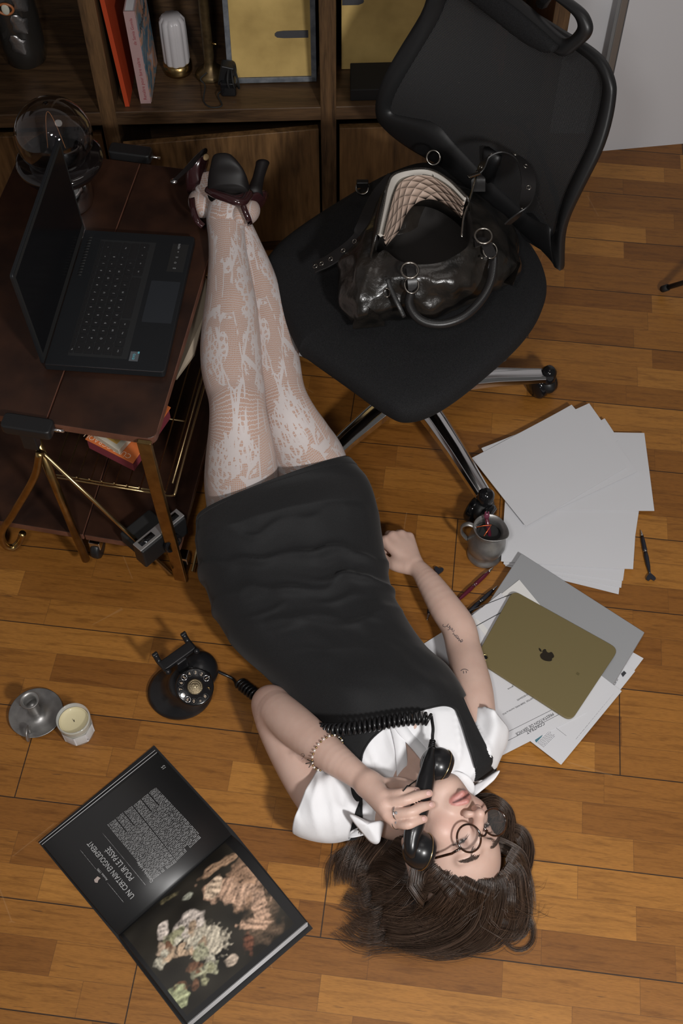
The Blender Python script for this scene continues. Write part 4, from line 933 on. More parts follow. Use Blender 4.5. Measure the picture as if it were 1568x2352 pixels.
# light smoothing (never across the face or the hands)
E_ = np.concatenate([Fb[:, [0, 1]], Fb[:, [1, 2]], Fb[:, [2, 3]], Fb[:, [3, 0]]])
deg = np.bincount(E_[:, 0], minlength=len(V)) + np.bincount(E_[:, 1], minlength=len(V))
for _ in range(2):
    s0 = np.zeros_like(V)
    for c_ in range(3): s0[:, c_] = np.bincount(E_[:, 0], V[E_[:, 1], c_], len(V)) + np.bincount(E_[:, 1], V[E_[:, 0], c_], len(V))
    V = V * .5 + s0 / np.maximum(deg, 1)[:, None] * .5
# pigment, plus shade painted into the eye hollows and mouth opening
skin = np.array([.61, .425, .35]); Cc = np.tile(skin, (len(V), 1))
L_ = V - HC; lx_, ly_, lz_ = L_ @ hx / HS, L_ @ ha / HS, L_ @ hn / HS
def blend(m, c): global Cc; m = np.clip(m, 0, 1)[:, None]; Cc = Cc * (1 - m) + np.array(c) * m
blend(.35 * np.exp(-(((np.abs(lx_) - .042) / .02) ** 2 + ((ly_ + .03) / .025) ** 2 + ((lz_ - .07) / .03) ** 2)), (.62, .32, .27))
blend(.3 * np.exp(-((lx_ / .014) ** 2 + ((ly_ + .032) / .016) ** 2 + ((lz_ - .11) / .02) ** 2)), (.62, .30, .25))
lipw = .0235; curve_ = np.sqrt(np.clip(1 - (lx_ / lipw) ** 2, 0, 1))
lip = np.clip((.0130 * curve_ ** .8 - np.abs(ly_ + .0612)) / .0022, 0, 1) * (lz_ > .076); blend(lip * .85, (.50, .19, .17))
blend(np.clip((.0034 * curve_ ** .7 - np.abs(ly_ + .0605)) / .0022, 0, 1) * (lz_ > .076) * (np.abs(lx_) < .021) * .95, (.07, .02, .02))  # shade of the mouth opening painted as a dark line
for s_ in (-1, 1):
    ex = np.abs(lx_ - .031 * s_); blend(.55 * np.exp(-((ex / .016) ** 2 + ((ly_ - .008) / .009) ** 2)) * (lz_ > .05), (.24, .14, .115))  # shading around the eyes painted into the skin colour
    blend(((ex < .014) & (np.abs(ly_ - (.0045 - 8 * ex * ex)) < .0013) & (lz_ > .06)).astype(float) * .9, (.03, .02, .02))
for q in kn2 + kn: blend(.25 * np.exp(-(np.linalg.norm(V - q, axis=1) / .011) ** 2), (.66, .33, .27))
for e, d_ in NAILS: blend(.3 * np.exp(-(np.linalg.norm(V - e, axis=1) / .012) ** 2), (.72, .36, .31))
blend(.22 * np.exp(-(np.linalg.norm(V - elL, axis=1) / .045) ** 2), (.62, .32, .26))
def pigment_mat(name, rough=.48, sss=.12):
    m = bpy.data.materials.new(name); m.use_nodes = True; nt = m.node_tree; b = nt.nodes['Principled BSDF']
    at = nt.nodes.new('ShaderNodeAttribute'); at.attribute_name = 'Col'; tc = nt.nodes.new('ShaderNodeTexCoord')
    n = nt.nodes.new('ShaderNodeTexNoise'); n.inputs['Scale'].default_value = 28; n.inputs['Detail'].default_value = 4; nt.links.new(tc.outputs['Object'], n.inputs['Vector'])
    nt.links.new(mixc(nt, .6, at.outputs['Color'], ramp(nt, n.outputs[0], [(.35, (.92, .86, .84)), (.65, (1.04, 1.03, 1.03))]), 'MULTIPLY'), b.inputs['Base Color'])
    b.inputs['Roughness'].default_value = rough; b.inputs['Subsurface Weight'].default_value = sss; b.inputs['Subsurface Radius'].default_value = (.01, .004, .002); b.inputs['Subsurface Scale'].default_value = 1.
    n2 = nt.nodes.new('ShaderNodeTexNoise'); n2.inputs['Scale'].default_value = 420; nt.links.new(tc.outputs['Object'], n2.inputs['Vector'])
    bp = nt.nodes.new('ShaderNodeBump'); bp.inputs['Strength'].default_value = .18; bp.inputs['Distance'].default_value = .0005; nt.links.new(n2.outputs[0], bp.inputs['Height']); nt.links.new(bp.outputs[0], b.inputs['Normal'])
    return m
skin_m = pigment_mat('skin'); body = obj('body', V, Fb.tolist(), skin_m, person, cols=Cc)
bvh = BVHTree.FromPolygons([Vector(v) for v in V], Fb.tolist())
def on_skin(u, v, lift=.0004):
    d = Vector(ray(u, v)).normalized(); h = bvh.ray_cast(Vector(CP), d)
    return (np.array(h[0]) + np.array(h[1]) * lift * (1 if h[1].dot(d) < 0 else -1), np.array(h[1]) * (1 if h[1].dot(d) < 0 else -1)) if h[0] is not None else (None, None)
# nails
for e, d_ in NAILS:
    h = bvh.find_nearest(Vector(e + Bv * .01)); p = np.array(h[0]); n_ = nrm(np.array(h[1])); t_ = nrm(d_ - n_ * n_.dot(d_))
    MB().ell(p - n_ * .0004, (.0058, .0042, .0011), (t_, np.cross(n_, t_), n_), n=14, m=8).build('fingernail', M('nail', (.72, .46, .42), .25, coat=.3), person)
# tattoos: thin strokes on the skin
tat = M('tattoo_ink', (.07, .06, .07), .6)
def strokes(name, lst, r=.0006):
    mb = MB()
    for st in lst:
        ps = [on_skin(u, v, .0001)[0] for u, v in spline(st, 4)]; ps = [p for p in ps if p is not None]
        if len(ps) > 2: mb.tube(ps, r, 5)
    return mb.build(name, tat, person)
strokes('tattoo_face', [[(1058, 1541), (1062, 1538), (1068, 1537), (1075, 1540)], [(1064, 1541.5), (1064.4, 1544), (1064.6, 1547)], [(1070, 1541), (1070.6, 1543.5), (1070.8, 1546)]])
strokes('tattoo_script', [[(1018, 1434), (1017, 1438), (1022, 1440), (1027, 1437), (1030, 1433)], [(1029, 1434), (1027, 1439), (1031, 1441), (1033, 1437), (1032, 1445), (1028, 1447)],
    [(1035, 1441), (1033, 1444), (1037, 1446), (1038, 1442), (1037, 1446)], [(1040, 1444), (1038, 1449), (1042, 1450), (1043, 1447)], [(1042, 1453), (1040, 1457), (1044, 1457), (1043, 1461), (1047, 1459)],
    [(1048, 1458), (1046, 1463), (1048, 1464)], [(1051, 1459), (1048, 1465), (1052, 1466)], [(1053, 1462), (1050, 1468), (1054, 1466), (1053, 1470)], [(1056, 1468), (1053, 1472), (1057, 1471), (1057, 1475), (1060, 1473)],
    [(1059, 1470), (1057, 1475), (1062, 1473), (1061, 1469), (1059, 1470)]], .0005)
strokes('tattoo_mark', [[(691, 1733), (695, 1731), (699, 1733), (697, 1739), (692, 1744)], [(693, 1736), (697, 1737), (700, 1735)]], .0003)
# eyes
for s_ in (-1, 1):
    ey = MB().ell(H(.031 * s_, .0020, .0795), (.0105, .0028, .0070), HA, n=20, m=10).build('eye', M('eye_white', (.45, .40, .38), .2, coat=.6), person)
    MB().ell(H(.031 * s_, .0020, .0835), (.0050, .0027, .0032), HA, n=16, m=8).build('iris', M('iris_brown', (.02, .012, .01), .12, coat=.6), ey)
    mb = MB()
    for k in range(26):
        x = -.013 + .026 * k / 25; b0 = H(.031 * s_ + x, .0040 - 14 * x * x, .0868 - 14 * x * x); mb.tube([b0, b0 + (-ha * .0018 + hn * .0028 + hx * x * .15), b0 + (-ha * .0035 + hn * .0045 + hx * x * .3)], [.0003, .00022, .0001], 4)
    mb.build('eyelashes', M('lash', (.012, .009, .008), .9, spec=.1), person)
    mb = MB()
    for k in range(230):
        t_ = RNG.rand(); x = (.012 + .036 * t_) * s_; y = .0275 + .006 * math.sin(t_ * 2.6) + RNG.uniform(-.0045, .0045) * (1 - .6 * t_)
        h = bvh.find_nearest(Vector(H(x, y, .085))); p = np.array(h[0]); n_ = nrm(np.array(h[1])); d_ = nrm(hx * s_ * 1. + ha * (.5 - .7 * t_) + n_ * .12)
        mb.tube([p, p + d_ * .004, p + d_ * .0075 - n_ * .0004], [.00033, .0003, .0001], 4)
    mb.build('eyebrow', M('brow', (.085, .055, .042), .7), person)
# ---- dress
def warp_dress(p, s_, q):
    """gathers across the waist: s_ along the torso 0..1, q angle"""
    x = math.cos(q); u_ = s_ + .035 * x * x - .012 * x
    amp = math.exp(-((u_ - .28) / .13) ** 2); f = 0
    nz_ = mnoise.noise(Vector((x * 1.6, u_ * 7, 3.)))
    ph = u_ * 62 + 2.6 * nz_ + 1.3 * mnoise.noise(Vector((x * 3.1, u_ * 3, 9.)))
    f = (1 - abs(math.sin(ph * .62))) ** 1.8 * .017 * amp * (.45 + .9 * abs(mnoise.noise(Vector((x * 2.3 + 4, u_ * 11, 1.)))) * 1.5)
    ph2 = u_ * 120 + 5 * mnoise.noise(Vector((x * 2.2 + 7, u_ * 5, 2.))) + x * 1.5
    f += (1 - abs(math.sin(ph2 * .5))) ** 3 * .0075 * math.exp(-((u_ - .36) / .09) ** 2) * max(0, .15 + 1.5 * mnoise.noise(Vector((x * 1.7, u_ * 9, 5.))))
    f += .003 * mnoise.noise(Vector((x * 5, s_ * 14, 7.))) * (1 if s_ > .1 else .3)
    f += .010 * math.exp(-((s_ - .66) / .07) ** 2) * (math.exp(-((x - .42) / .28) ** 2) + math.exp(-((x + .42) / .28) ** 2))
    return p + A(x * .35, 0, max(math.sin(q), 0)) * f
NB = 160; rows_ = spline(LR, 16); Vd = []; m_ = len(rows_)
for i, r in enumerate(rows_):
    for j, p in enumerate(sec_ring(r, NB, .003)): Vd.append(warp_dress(p, i / (m_ - 1), 2 * math.pi * j / NB))
Vd = np.array(Vd)
def proj(p):
    q = p - CP; d = q[..., 1] * math.sin(PITCH) - q[..., 2] * math.cos(PITCH); U_ = q[..., 1] * math.cos(PITCH) + q[..., 2] * math.sin(PITCH)
    return np.stack([784 + F_PX * q[..., 0] / d, 1176 - F_PX * U_ / d], -1)
def inpoly(P_, poly):
    x, y = P_[:, 0], P_[:, 1]; r_ = np.zeros(len(P_), bool); n_ = len(poly)
    for i in range(n_):
        x1, y1 = poly[i]; x2, y2 = poly[(i + 1) % n_]; m = ((y1 > y) != (y2 > y)) & (x < (x2 - x1) * (y - y1) / (y2 - y1 + 1e-9) + x1); r_ ^= m
    return r_
def cloth(name, V, nb, m_, cut, mat, solid=.0022, cols=None, caps=False, keep=None):
    """a tube of rings with the pattern pieces cut out; the boundary is snapped onto the cut line"""
    V = V.copy(); P_ = proj(V); top = (np.arange(len(V)) % nb) < nb // 2 + 1
    bad = np.zeros(len(V), bool)
    for poly in cut: bad |= inpoly(P_, poly)
    Fq = []
    for i in range(m_ - 1):
        for j in range(nb):
            k = (j + 1) % nb; f = (i * nb + j, i * nb + k, (i + 1) * nb + k, (i + 1) * nb + j)
            ins = sum(bool(bad[x] and top[x]) for x in f)
            if ins < 4: Fq.append(f)
    Fa = np.array(Fq); used = np.zeros(len(V), bool); used[Fa.ravel()] = True
    # snap vertices that are inside the cut onto its outline (moved within the cloth surface)
    for vi in np.where(used & bad & top)[0]:
        best = None; p = P_[vi]
        for poly in cut:
            if not inpoly(p[None], poly)[0]: continue
            for a_ in range(len(poly)):
                a = np.array(poly[a_], float); b = np.array(poly[(a_ + 1) % len(poly)], float); t_ = np.clip((p - a).dot(b - a) / ((b - a).dot(b - a) + 1e-9), 0, 1); q = a + (b - a) * t_; dd = np.linalg.norm(q - p)
                if best is None or dd < best[0]: best = (dd, q)
        if best: V[vi] = RP(best[1][0], best[1][1], V[vi], A(0, 0, 1))
    remap = -np.ones(len(V), int); remap[used] = np.arange(used.sum())
    return obj(name, V[used], remap[Fa].tolist(), mat, person, solid=solid), V, bad
dress_m = M('dress_jersey', (.009, .009, .0095), .7, bump=(1400, .35, .0006), sheen=.08, spec=.25, var=(900, (.014, .014, .015), 2))
neck = [(830, 1745), (836, 1722), (858, 1692), (898, 1662), (950, 1637), (1000, 1623), (1026, 1621), (1045, 1629), (1054, 1645), (1064, 1672), (1074, 1705), (1084, 1735), (1092, 1765), (1090, 1795), (1060, 1830), (1000, 1860), (880, 1960), (822, 1960), (828, 1925), (829, 1880), (826, 1830), (825, 1780)]
armL = [(700, 1655), (738, 1692), (762, 1722), (778, 1765), (784, 1805), (786, 1850), (782, 1895), (776, 1945), (600, 1990), (560, 1700)]
armR = [(1062, 1604), (1078, 1640), (1104, 1694), (1130, 1742), (1134, 1768), (1240, 1800), (1240, 1560), (1100, 1560)]
neck = [tuple(p) for p in spline(neck + [neck[0]], 4)[:-1]]
dress, Vd2, _ = cloth('pinafore_dress', Vd, NB, m_, [neck, [tuple(p) for p in spline(armL, 3)], [tuple(p) for p in spline(armR, 3)]], dress_m, .003)
dbvh = BVHTree.FromPolygons([Vector(v) for v in Vd], [(i * NB + j, i * NB + (j + 1) % NB, (i + 1) * NB + (j + 1) % NB, (i + 1) * NB + j) for i in range(m_ - 1) for j in range(NB)])
def on_dress(u, v, lift=0.):
    h = dbvh.ray_cast(Vector(CP), Vector(ray(u, v)).normalized())
    return np.array(h[0]) + A(0, 0, lift) if h[0] is not None else None
# piping along the neck line and straps
for ln in ([(826, 1805), (829, 1750), (836, 1722), (858, 1692), (898, 1662), (950, 1637), (1000, 1623), (1026, 1621), (1045, 1629), (1054, 1645), (1064, 1672), (1074, 1705), (1084, 1735), (1092, 1765)], [(1062, 1604), (1078, 1640), (1104, 1694), (1130, 1742)], [(784, 1815), (786, 1850), (783, 1885)], [(829, 1830), (830, 1880), (828, 1910)]):
    ps = [on_dress(u, v, .0012) for u, v in spline(ln, 5)]; ps = [p for p in ps if p is not None]
    if len(ps) > 3: MB().tube(ps, .0020, 6).build('piping', dress_m, dress)
# hem band
R = [[p for p in sec_ring(rows_[i], NB, .0046 if i in (0, 6) else .0056)] for i in (0, 1, 3, 5, 6)]; MB().loft(R, True, False).build('hem_band', dress_m, dress, solid=.001)
# ---- shirt
shirt_m = M('shirt_cotton', (.80, .80, .82), .75, bump=(14, .35, .006), sheen=.1)
rs = rows_[16 * 8 - 4:]; ms = len(rs); Vs = []
for i, r in enumerate(rs):
    for j, p in enumerate(sec_ring(r, NB, -.008 - .010 * max(0, 1 - i / 26), 1.0)):
        q = 2 * math.pi * j / NB; x = math.cos(q)
        f = .009 * mnoise.noise(Vector((p[0] * 26, p[1] * 9, 2))) + .007 * (1 - abs(math.sin(x * 11 + 3 * mnoise.noise(Vector(p * 8)) + i * .03))) ** 3
        Vs.append(p + A(0, 0, max(math.sin(q), 0)) * f)
vneck = [(908, 1662), (918, 1672), (936, 1697), (960, 1722), (975, 1740), (985, 1765), (1010, 1790), (1030, 1815), (1000, 1850), (900, 1905), (880, 1930), (905, 1870), (912, 1830), (918, 1812), (921, 1775), (920, 1735), (912, 1700)]
shirt, _, _ = cloth('shirt', np.array(Vs), NB, ms, [vneck], shirt_m, .002)
sbvh = BVHTree.FromPolygons([Vector(v) for v in Vs], [(i * NB + j, i * NB + (j + 1) % NB, (i + 1) * NB + (j + 1) % NB, (i + 1) * NB + j) for i in range(ms - 1) for j in range(NB)])
def on_shirt(u, v, lift=0.):
    h = sbvh.ray_cast(Vector(CP), Vector(ray(u, v)).normalized())
    return np.array(h[0]) + A(0, 0, lift) if h[0] is not None else W(u, v, .14)
# open placket edges
for nm, ln in (('placket', [(905, 1662), (914, 1690), (921, 1735), (922, 1780), (918, 1814)]), ('placket', [(912, 1662), (936, 1694), (962, 1722), (984, 1750)])):
    ps = [on_shirt(u, v, .004) for u, v in spline(ln, 6)]; R = []
    for i in range(len(ps)):
        t_ = nrm(ps[min(i + 1, len(ps) - 1)] - ps[max(i - 1, 0)]); s_ = np.cross(t_, A(0, 0, 1)); R.append([ps[i] + s_ * x * .011 + A(0, 0, z_) for x, z_ in ((-1, -.002), (-.9, .002), (.9, .003), (1, -.001))])
    MB().loft(R).build(nm, shirt_m, shirt)
# collar wings
def wing(pts, up_c):
    ps = [W(*p) for p in pts]; c = np.mean(ps, 0); R = []
    o = rounded(ps, .012, 6); R = []
    for s_ in (1, .85, .6, .3, .02): R.append([c + (p - c) * s_ + A(0, 0, up_c * (1 - s_ * s_)) for p in o])
    n_ = len(o); mb = MB().loft(R, True, False); mb.F.append(list(range(4 * n_, 5 * n_))); return mb
wing([(800, 1869, .168), (812, 1872, .155), (848, 1890, .145), (884, 1885, .15), (876, 1912, .145), (870, 1939, .135), (852, 1936, .130), (832, 1912, .140), (812, 1888, .16)], .012).build('collar', shirt_m, shirt, solid=.003)
wing([(1150, 1768, .13), (1135, 1776, .125), (1100, 1800, .11), (1080, 1812, .10), (1085, 1832, .10), (1110, 1812, .115), (1138, 1788, .128)], .006).build('collar', shirt_m, shirt, solid=.003)
wing([(1000, 1790, .135), (1040, 1768, .14), (1075, 1780, .14), (1092, 1806, .12), (1085, 1832, .10), (1060, 1815, .12), (1035, 1795, .135)], .006).build('collar', shirt_m, shirt, solid=.003)
# sleeves
def sleeve(rows):
    R = []
    for k, (a, b, z, th_) in enumerate(rows):
        pa, pb = W(*a, z), W(*b, z); c = (pa + pb) / 2; X = nrm(pb - pa); hw = np.linalg.norm(pb - pa) / 2
        R.append([A(*(c + X * hw * math.cos(q) + A(0, 0, 1) * th_ * math.sin(q) * (1 + .06 * math.sin(q * 5 + k)))) for q in np.linspace(0, 2 * math.pi, 72, endpoint=False)])
    R = np.array(R); R2 = spline(R.reshape(len(R), -1), 6).reshape(-1, 72, 3)
    for i in range(len(R2)):
        for j in range(72):
            p = R2[i, j]; R2[i, j] = p + A(0, 0, 1) * (.006 * mnoise.noise(Vector((p[0] * 20, p[1] * 20, 4))) + .008 * (1 - abs(mnoise.noise(Vector((p[0] * 34 + p[1] * 12, p[1] * 7 - p[0] * 9, 8.))) * 2)) ** 3 * (p[2] > .07)) ; R2[i, j][2] = max(R2[i, j][2], .003)
    return MB().loft([list(r) for r in R2], True, False)
sleeve([((672, 1909), (748, 1762), .08, .064), ((690, 1918), (762, 1772), .082, .064), ((725, 1928), (790, 1765), .084, .062), ((768, 1930), (815, 1775), .08, .06), ((800, 1925), (850, 1800), .075, .05)]).build('sleeve', shirt_m, shirt, solid=.0025)
sleeve([((1082, 1637), (1166, 1692), .078, .058), ((1080, 1665), (1162, 1712), .078, .058), ((1070, 1700), (1150, 1738), .078, .058), ((1055, 1735), (1138, 1765), .076, .056), ((1040, 1770), (1120, 1790), .07, .045)]).build('sleeve', shirt_m, shirt, solid=.0025)
# ---- tights
def tights_mat():
    m = bpy.data.materials.new('lace_tights'); m.use_nodes = True; nt = m.node_tree; b = nt.nodes['Principled BSDF']
    uvn = nt.nodes.new('ShaderNodeUVMap'); uvn.uv_map = 'UVMap'; mp = nt.nodes.new('ShaderNodeMapping'); nt.links.new(uvn.outputs[0], mp.inputs[0]); mp.inputs['Scale'].default_value = (1, .62, 1)
    def vor(scale, rnd, vec):
        v = nt.nodes.new('ShaderNodeTexVoronoi'); v.feature = 'DISTANCE_TO_EDGE'; v.inputs['Scale'].default_value = scale; v.inputs['Randomness'].default_value = rnd; nt.links.new(vec, v.inputs['Vector']); return v.outputs[0]
    wv = nt.nodes.new('ShaderNodeTexNoise'); wv.inputs['Scale'].default_value = 9; nt.links.new(mp.outputs[0], wv.inputs['Vector'])
    vm = nt.nodes.new('ShaderNodeVectorMath'); vm.operation = 'MULTIPLY_ADD'; nt.links.new(wv.outputs['Color'], vm.inputs[0]); vm.inputs[1].default_value = (.022, .022, 0); nt.links.new(mp.outputs[0], vm.inputs[2])
    net = vor(380, .3, vm.outputs[0]); lace = vor(120, 1., vm.outputs[0]); big = vor(33, .9, vm.outputs[0])
    n1 = nt.nodes.new('ShaderNodeTexNoise'); n1.inputs['Scale'].default_value = 17; n1.inputs['Detail'].default_value = 3; n1.inputs['Distortion'].default_value = 1.4; nt.links.new(mp.outputs[0], n1.inputs['Vector'])
    fl = nt.nodes.new('ShaderNodeTexVoronoi'); fl.inputs['Scale'].default_value = 52; nt.links.new(vm.outputs[0], fl.inputs['Vector'])
    mpd = nt.nodes.new('ShaderNodeMapping'); nt.links.new(vm.outputs[0], mpd.inputs[0]); mpd.inputs['Rotation'].default_value = (0, 0, .5); mpd.inputs['Scale'].default_value = (1, .28, 1)
    stem = vor(36, 1., mpd.outputs[0])
    flower = node_math(nt, 'GREATER_THAN', node_math(nt, 'ADD', n1.outputs[0], node_math(nt, 'MULTIPLY', fl.outputs['Distance'], -.25)), .575)
    a = node_math(nt, 'LESS_THAN', net, .115)
    c = node_math(nt, 'MULTIPLY', node_math(nt, 'LESS_THAN', lace, .15), node_math(nt, 'GREATER_THAN', n1.outputs[0], .52))
    e = node_math(nt, 'LESS_THAN', big, .022); s_ = node_math(nt, 'MULTIPLY', node_math(nt, 'LESS_THAN', stem, .035), node_math(nt, 'GREATER_THAN', n1.outputs[0], .42))
    f = node_math(nt, 'MAXIMUM', node_math(nt, 'MAXIMUM', a, c), node_math(nt, 'MAXIMUM', node_math(nt, 'MULTIPLY', flower, .9), s_))
    # looking along the leg surface the threads close up
    lw = nt.nodes.new('ShaderNodeLayerWeight'); lw.inputs[0].default_value = .35
    f = node_math(nt, 'MAXIMUM', f, node_math(nt, 'MULTIPLY', lw.outputs['Facing'], .55))
    sk = nt.nodes.new('ShaderNodeTexNoise'); sk.inputs['Scale'].default_value = 8; nt.links.new(mp.outputs[0], sk.inputs['Vector'])
    nt.links.new(mixc(nt, f, ramp(nt, sk.outputs[0], [(.35, (.36, .20, .135)), (.65, (.47, .285, .205))]), (.50, .452, .442)), b.inputs['Base Color']); b.inputs['Roughness'].default_value = .6
    bp = nt.nodes.new('ShaderNodeBump'); bp.inputs['Strength'].default_value = .7; bp.inputs['Distance'].default_value = .0012; nt.links.new(f, bp.inputs['Height']); nt.links.new(bp.outputs[0], b.inputs['Normal'])
    return m
TM = tights_mat()
def leg_mesh(k, extra):
    P_ = np.vstack([LP[k], extra]) if len(extra) else LP[k]
    C4 = spline(P_, 8); N_ = 56; V = []; UVs = []; L_ = 0; T_ = np.gradient(C4[:, :3], axis=0); 
    for i, p in enumerate(C4):
        t_ = nrm(T_[i]); s_ = nrm(np.cross(t_, Bv)); n_ = np.cross(s_, t_)
        if i: L_ += np.linalg.norm(C4[i, :3] - C4[i - 1, :3])
        f = i / (len(C4) - 1)
        for j in range(N_):
            q = 2 * math.pi * j / N_; r = p[3]
            # shin ridge in front, calf mass behind, kneecap
            fr = math.sin(q) * (1 if n_.dot(Bv) > 0 else -1)
            kneef = math.exp(-((f - .35) / .05) ** 2); calf = math.exp(-((f - .62) / .12) ** 2)
            rad = r * (1 + .06 * kneef * max(fr, 0) ** 2 + .16 * calf * max(-fr, 0) - .03 * math.exp(-((f - .44) / .05) ** 2) * max(fr, 0) ** 2)
            V.append(p[:3] + s_ * rad * math.cos(q) + n_ * rad * math.sin(q)); UVs.append((q * .055, L_))
    F_ = [(i * N_ + j, i * N_ + (j + 1) % N_, (i + 1) * N_ + (j + 1) % N_, (i + 1) * N_ + j) for i in range(len(C4) - 1) for j in range(N_)]
    F_.append(list(range(N_))[::-1]); F_.append(list(range((len(C4) - 1) * N_, len(C4) * N_)))
    return V, F_, UVs, C4
def foot_extra(pts):
    o = []
    for u, v, z, r in pts:
        p = W(u, v, z); dpt = (p[1] * math.sin(PITCH) + (CAM_H - p[2]) * math.cos(PITCH)); o.append([*p, r * dpt / F_PX])
    return np.array(o)
fa = foot_extra([(521, 490, .545, 46), (524, 465, .560, 43), (525, 440, .575, 34), (524, 425, .582, 26)])
fb = foot_extra([(512, 480, .525, 36), (490, 455, .54, 34), (476, 425, .56, 30), (470, 395, .58, 22)])
V1, F1, U1, Ca = leg_mesh('a', fa); V2, F2, U2, Cb = leg_mesh('b', fb)
# heels: rounded masses behind the ankles
tg = MB(); tg.V = [tuple(v) for v in V1]; tg.F = [list(f) for f in F1]; n0 = len(tg.V); tg.V += [tuple(v) for v in V2]; tg.F += [[i + n0 for i in f] for f in F2]; UVt = U1 + U2
def add_heel(c, r, ax):
    n0 = len(tg.V); tg.ell(c, r, ax, n=32, m=18)
    for p in tg.V[n0:]: d = np.array(p) - c; UVt.append((d[0] * 1.2, d[1] * 1.2 + .3))
hA = W(563, 487, .552); hB = W(461, 468, .535)
sA = nrm(W(590, 455, .55) - W(545, 505, .55)); sB = nrm(W(445, 440, .55) - W(475, 500, .55))
add_heel(hA, (.036, .026, .030), (sA, nrm(np.cross(Bv, sA)), Bv)); add_heel(hB, (.036, .024, .03), (sB, nrm(np.cross(Bv, sB)), Bv))
tights = obj('lace_tights', tg.V, tg.F, TM, person, uv=UVt)
# dark brown filler in the gap between the thighs under the hem
MB().ell(W(652, 1160, .215), (.05, .055, .035)).build('thigh_gap_fill', M('dark_brown', (.06, .032, .025), .6), person)

# ---- shoes
shoe_m = M('burgundy_patent', (.030, .010, .011), .16, coat=.5); sole_m = M('shoe_dark', (.008, .0065, .0065), .5, spec=.3)
def shoe(label, toe, heel_c, spike, name):
    t = thing(name, label, 'shoe', toe[0][0]); R = []
    for p, hw, hh, up in toe:
        s_ = nrm(Xv - up * 0); n_ = nrm(Bv + .25 * Uv); R.append([p + s_ * hw * math.copysign(abs(math.cos(q)) ** .75, math.cos(q)) + n_ * hh * math.copysign(abs(math.sin(q)) ** .8, math.sin(q)) for q in np.linspace(0, 2 * math.pi, 36, endpoint=False)])
    R = np.array(R); R = spline(R.reshape(len(R), -1), 6).reshape(-1, 36, 3)
    MB().loft([list(r) for r in R], True, True).build('vamp', sole_m, t)
    return t
ft0 = nrm(W(520, 360, .66) - W(524, 450, .58))
def PX(u, v, z): return W(u, v, z)
def hwm(px, p): return px * (p[1] * math.sin(PITCH) + (CAM_H - p[2]) * math.cos(PITCH)) / F_PX
rowsv = [(524, 448, .595, 48, .026), (525, 430, .603, 48, .034), (523, 408, .62, 43, .034), (519, 388, .635, 35, .028), (514, 372, .645, 27, .022), (511, 362, .651, 20, .012)]
t1 = shoe('burgundy patent high-heeled pump, the front one with its dark toe facing up', [(PX(u, v, z), hwm(w_, PX(u, v, z)), hh, A(0, 0, 1) * 0) for u, v, z, w_, hh in rowsv], None, None, 'high_heel_shoe')
tl = spline([PX(u, v, z) for u, v, z in ((478, 436, .60), (495, 446, .605), (520, 455, .608), (545, 464, .605), (560, 462, .60), (572, 443, .595))], 6)
MB().tube(tl, .0085, 12).build('topline', shoe_m, t1)
MB().tube(spline([PX(u, v, z) for u, v, z in ((480, 441, .592), (510, 449, .603), (540, 457, .603), (570, 447, .59))], 6), .0075, 12).build('topline', shoe_m, t1)
MB().loft([[hA + sA * .0 + (nrm(Xv + .6 * Uv)) * .031 * math.cos(q) * s_ + Bv * .031 * math.sin(q) * s_ + sA * (.012 + .030 * h_) for q in np.linspace(0, 2 * math.pi, 28, endpoint=False)] for s_, h_ in ((1.08, 0), (1.12, .35), (1.0, .8), (.7, 1.1), (.45, 1.35))]).build('heel_cup', shoe_m, t1)
sp0, sp1 = PX(584, 440, .575), PX(603, 374, .60)
MB().loft([[(sp0 * (1 - f) + sp1 * f) + (Xv * math.cos(q) + Bv * math.sin(q)) * r for q in np.linspace(0, 2 * math.pi, 20, endpoint=False)] for f, r in ((-.15, .020), (.1, .014), (.5, .0115), (.9, .0125), (1, .0135), (1.01, .011))]).build('heel', sole_m, t1)
def band(name, pts, wd, par, mat=shoe_m):
    p = spline(pts, 6); T_ = np.gradient(p, axis=0); R = []
    for i in range(len(p)): t_ = nrm(T_[i]); s_ = nrm(np.cross(t_, Bv)); n_ = np.cross(s_, t_); R.append([p[i] + s_ * wd + n_ * .001, p[i] - s_ * wd + n_ * .001, p[i] - s_ * wd - n_ * .0012, p[i] + s_ * wd - n_ * .0012])
    return MB().loft(R).build(name, mat, par)
band('heel_strap', [PX(u, v, z) for u, v, z in ((553, 455, .605), (561, 480, .595), (571, 505, .578), (574, 516, .56))], .0055, t1)
t2 = thing('high_heel_shoe', 'burgundy patent high-heeled pump, the rear one with its slim heel over the trolley', 'shoe', PX(440, 440, .56))
R = []
for u, v, z, w_, hh in ((455, 440, .55, 26, .028), (450, 415, .57, 24, .026), (452, 390, .59, 22, .022), (463, 368, .605, 16, .016), (470, 356, .612, 9, .008)):
    p = PX(u, v, z); R.append([p + Xv * hwm(w_, p) * math.cos(q) + Bv * hh * math.sin(q) for q in np.linspace(0, 2 * math.pi, 28, endpoint=False)])
R = np.array(R); R = spline(R.reshape(len(R), -1), 5).reshape(-1, 28, 3); MB().loft([list(r) for r in R]).build('vamp', shoe_m, t2)
sp0, sp1 = PX(464, 354, .625), PX(399, 416, .60)
MB().loft([[(sp0 * (1 - f) + sp1 * f) + (nrm(Xv + Uv) * math.cos(q) + Bv * math.sin(q)) * r for q in np.linspace(0, 2 * math.pi, 20, endpoint=False)] for f, r in ((-.03, .012), (.2, .013), (.6, .008), (.95, .0065), (1, .007))]).build('heel', sole_m, t2)
MB().ell(PX(399, 416, .60), (.007, .007, .004)).build('heel_tip', chrome, t2)
band('heel_strap', [PX(u, v, z) for u, v, z in ((440, 455, .57), (443, 480, .568), (452, 505, .56), (466, 520, .55))], .006, t2)
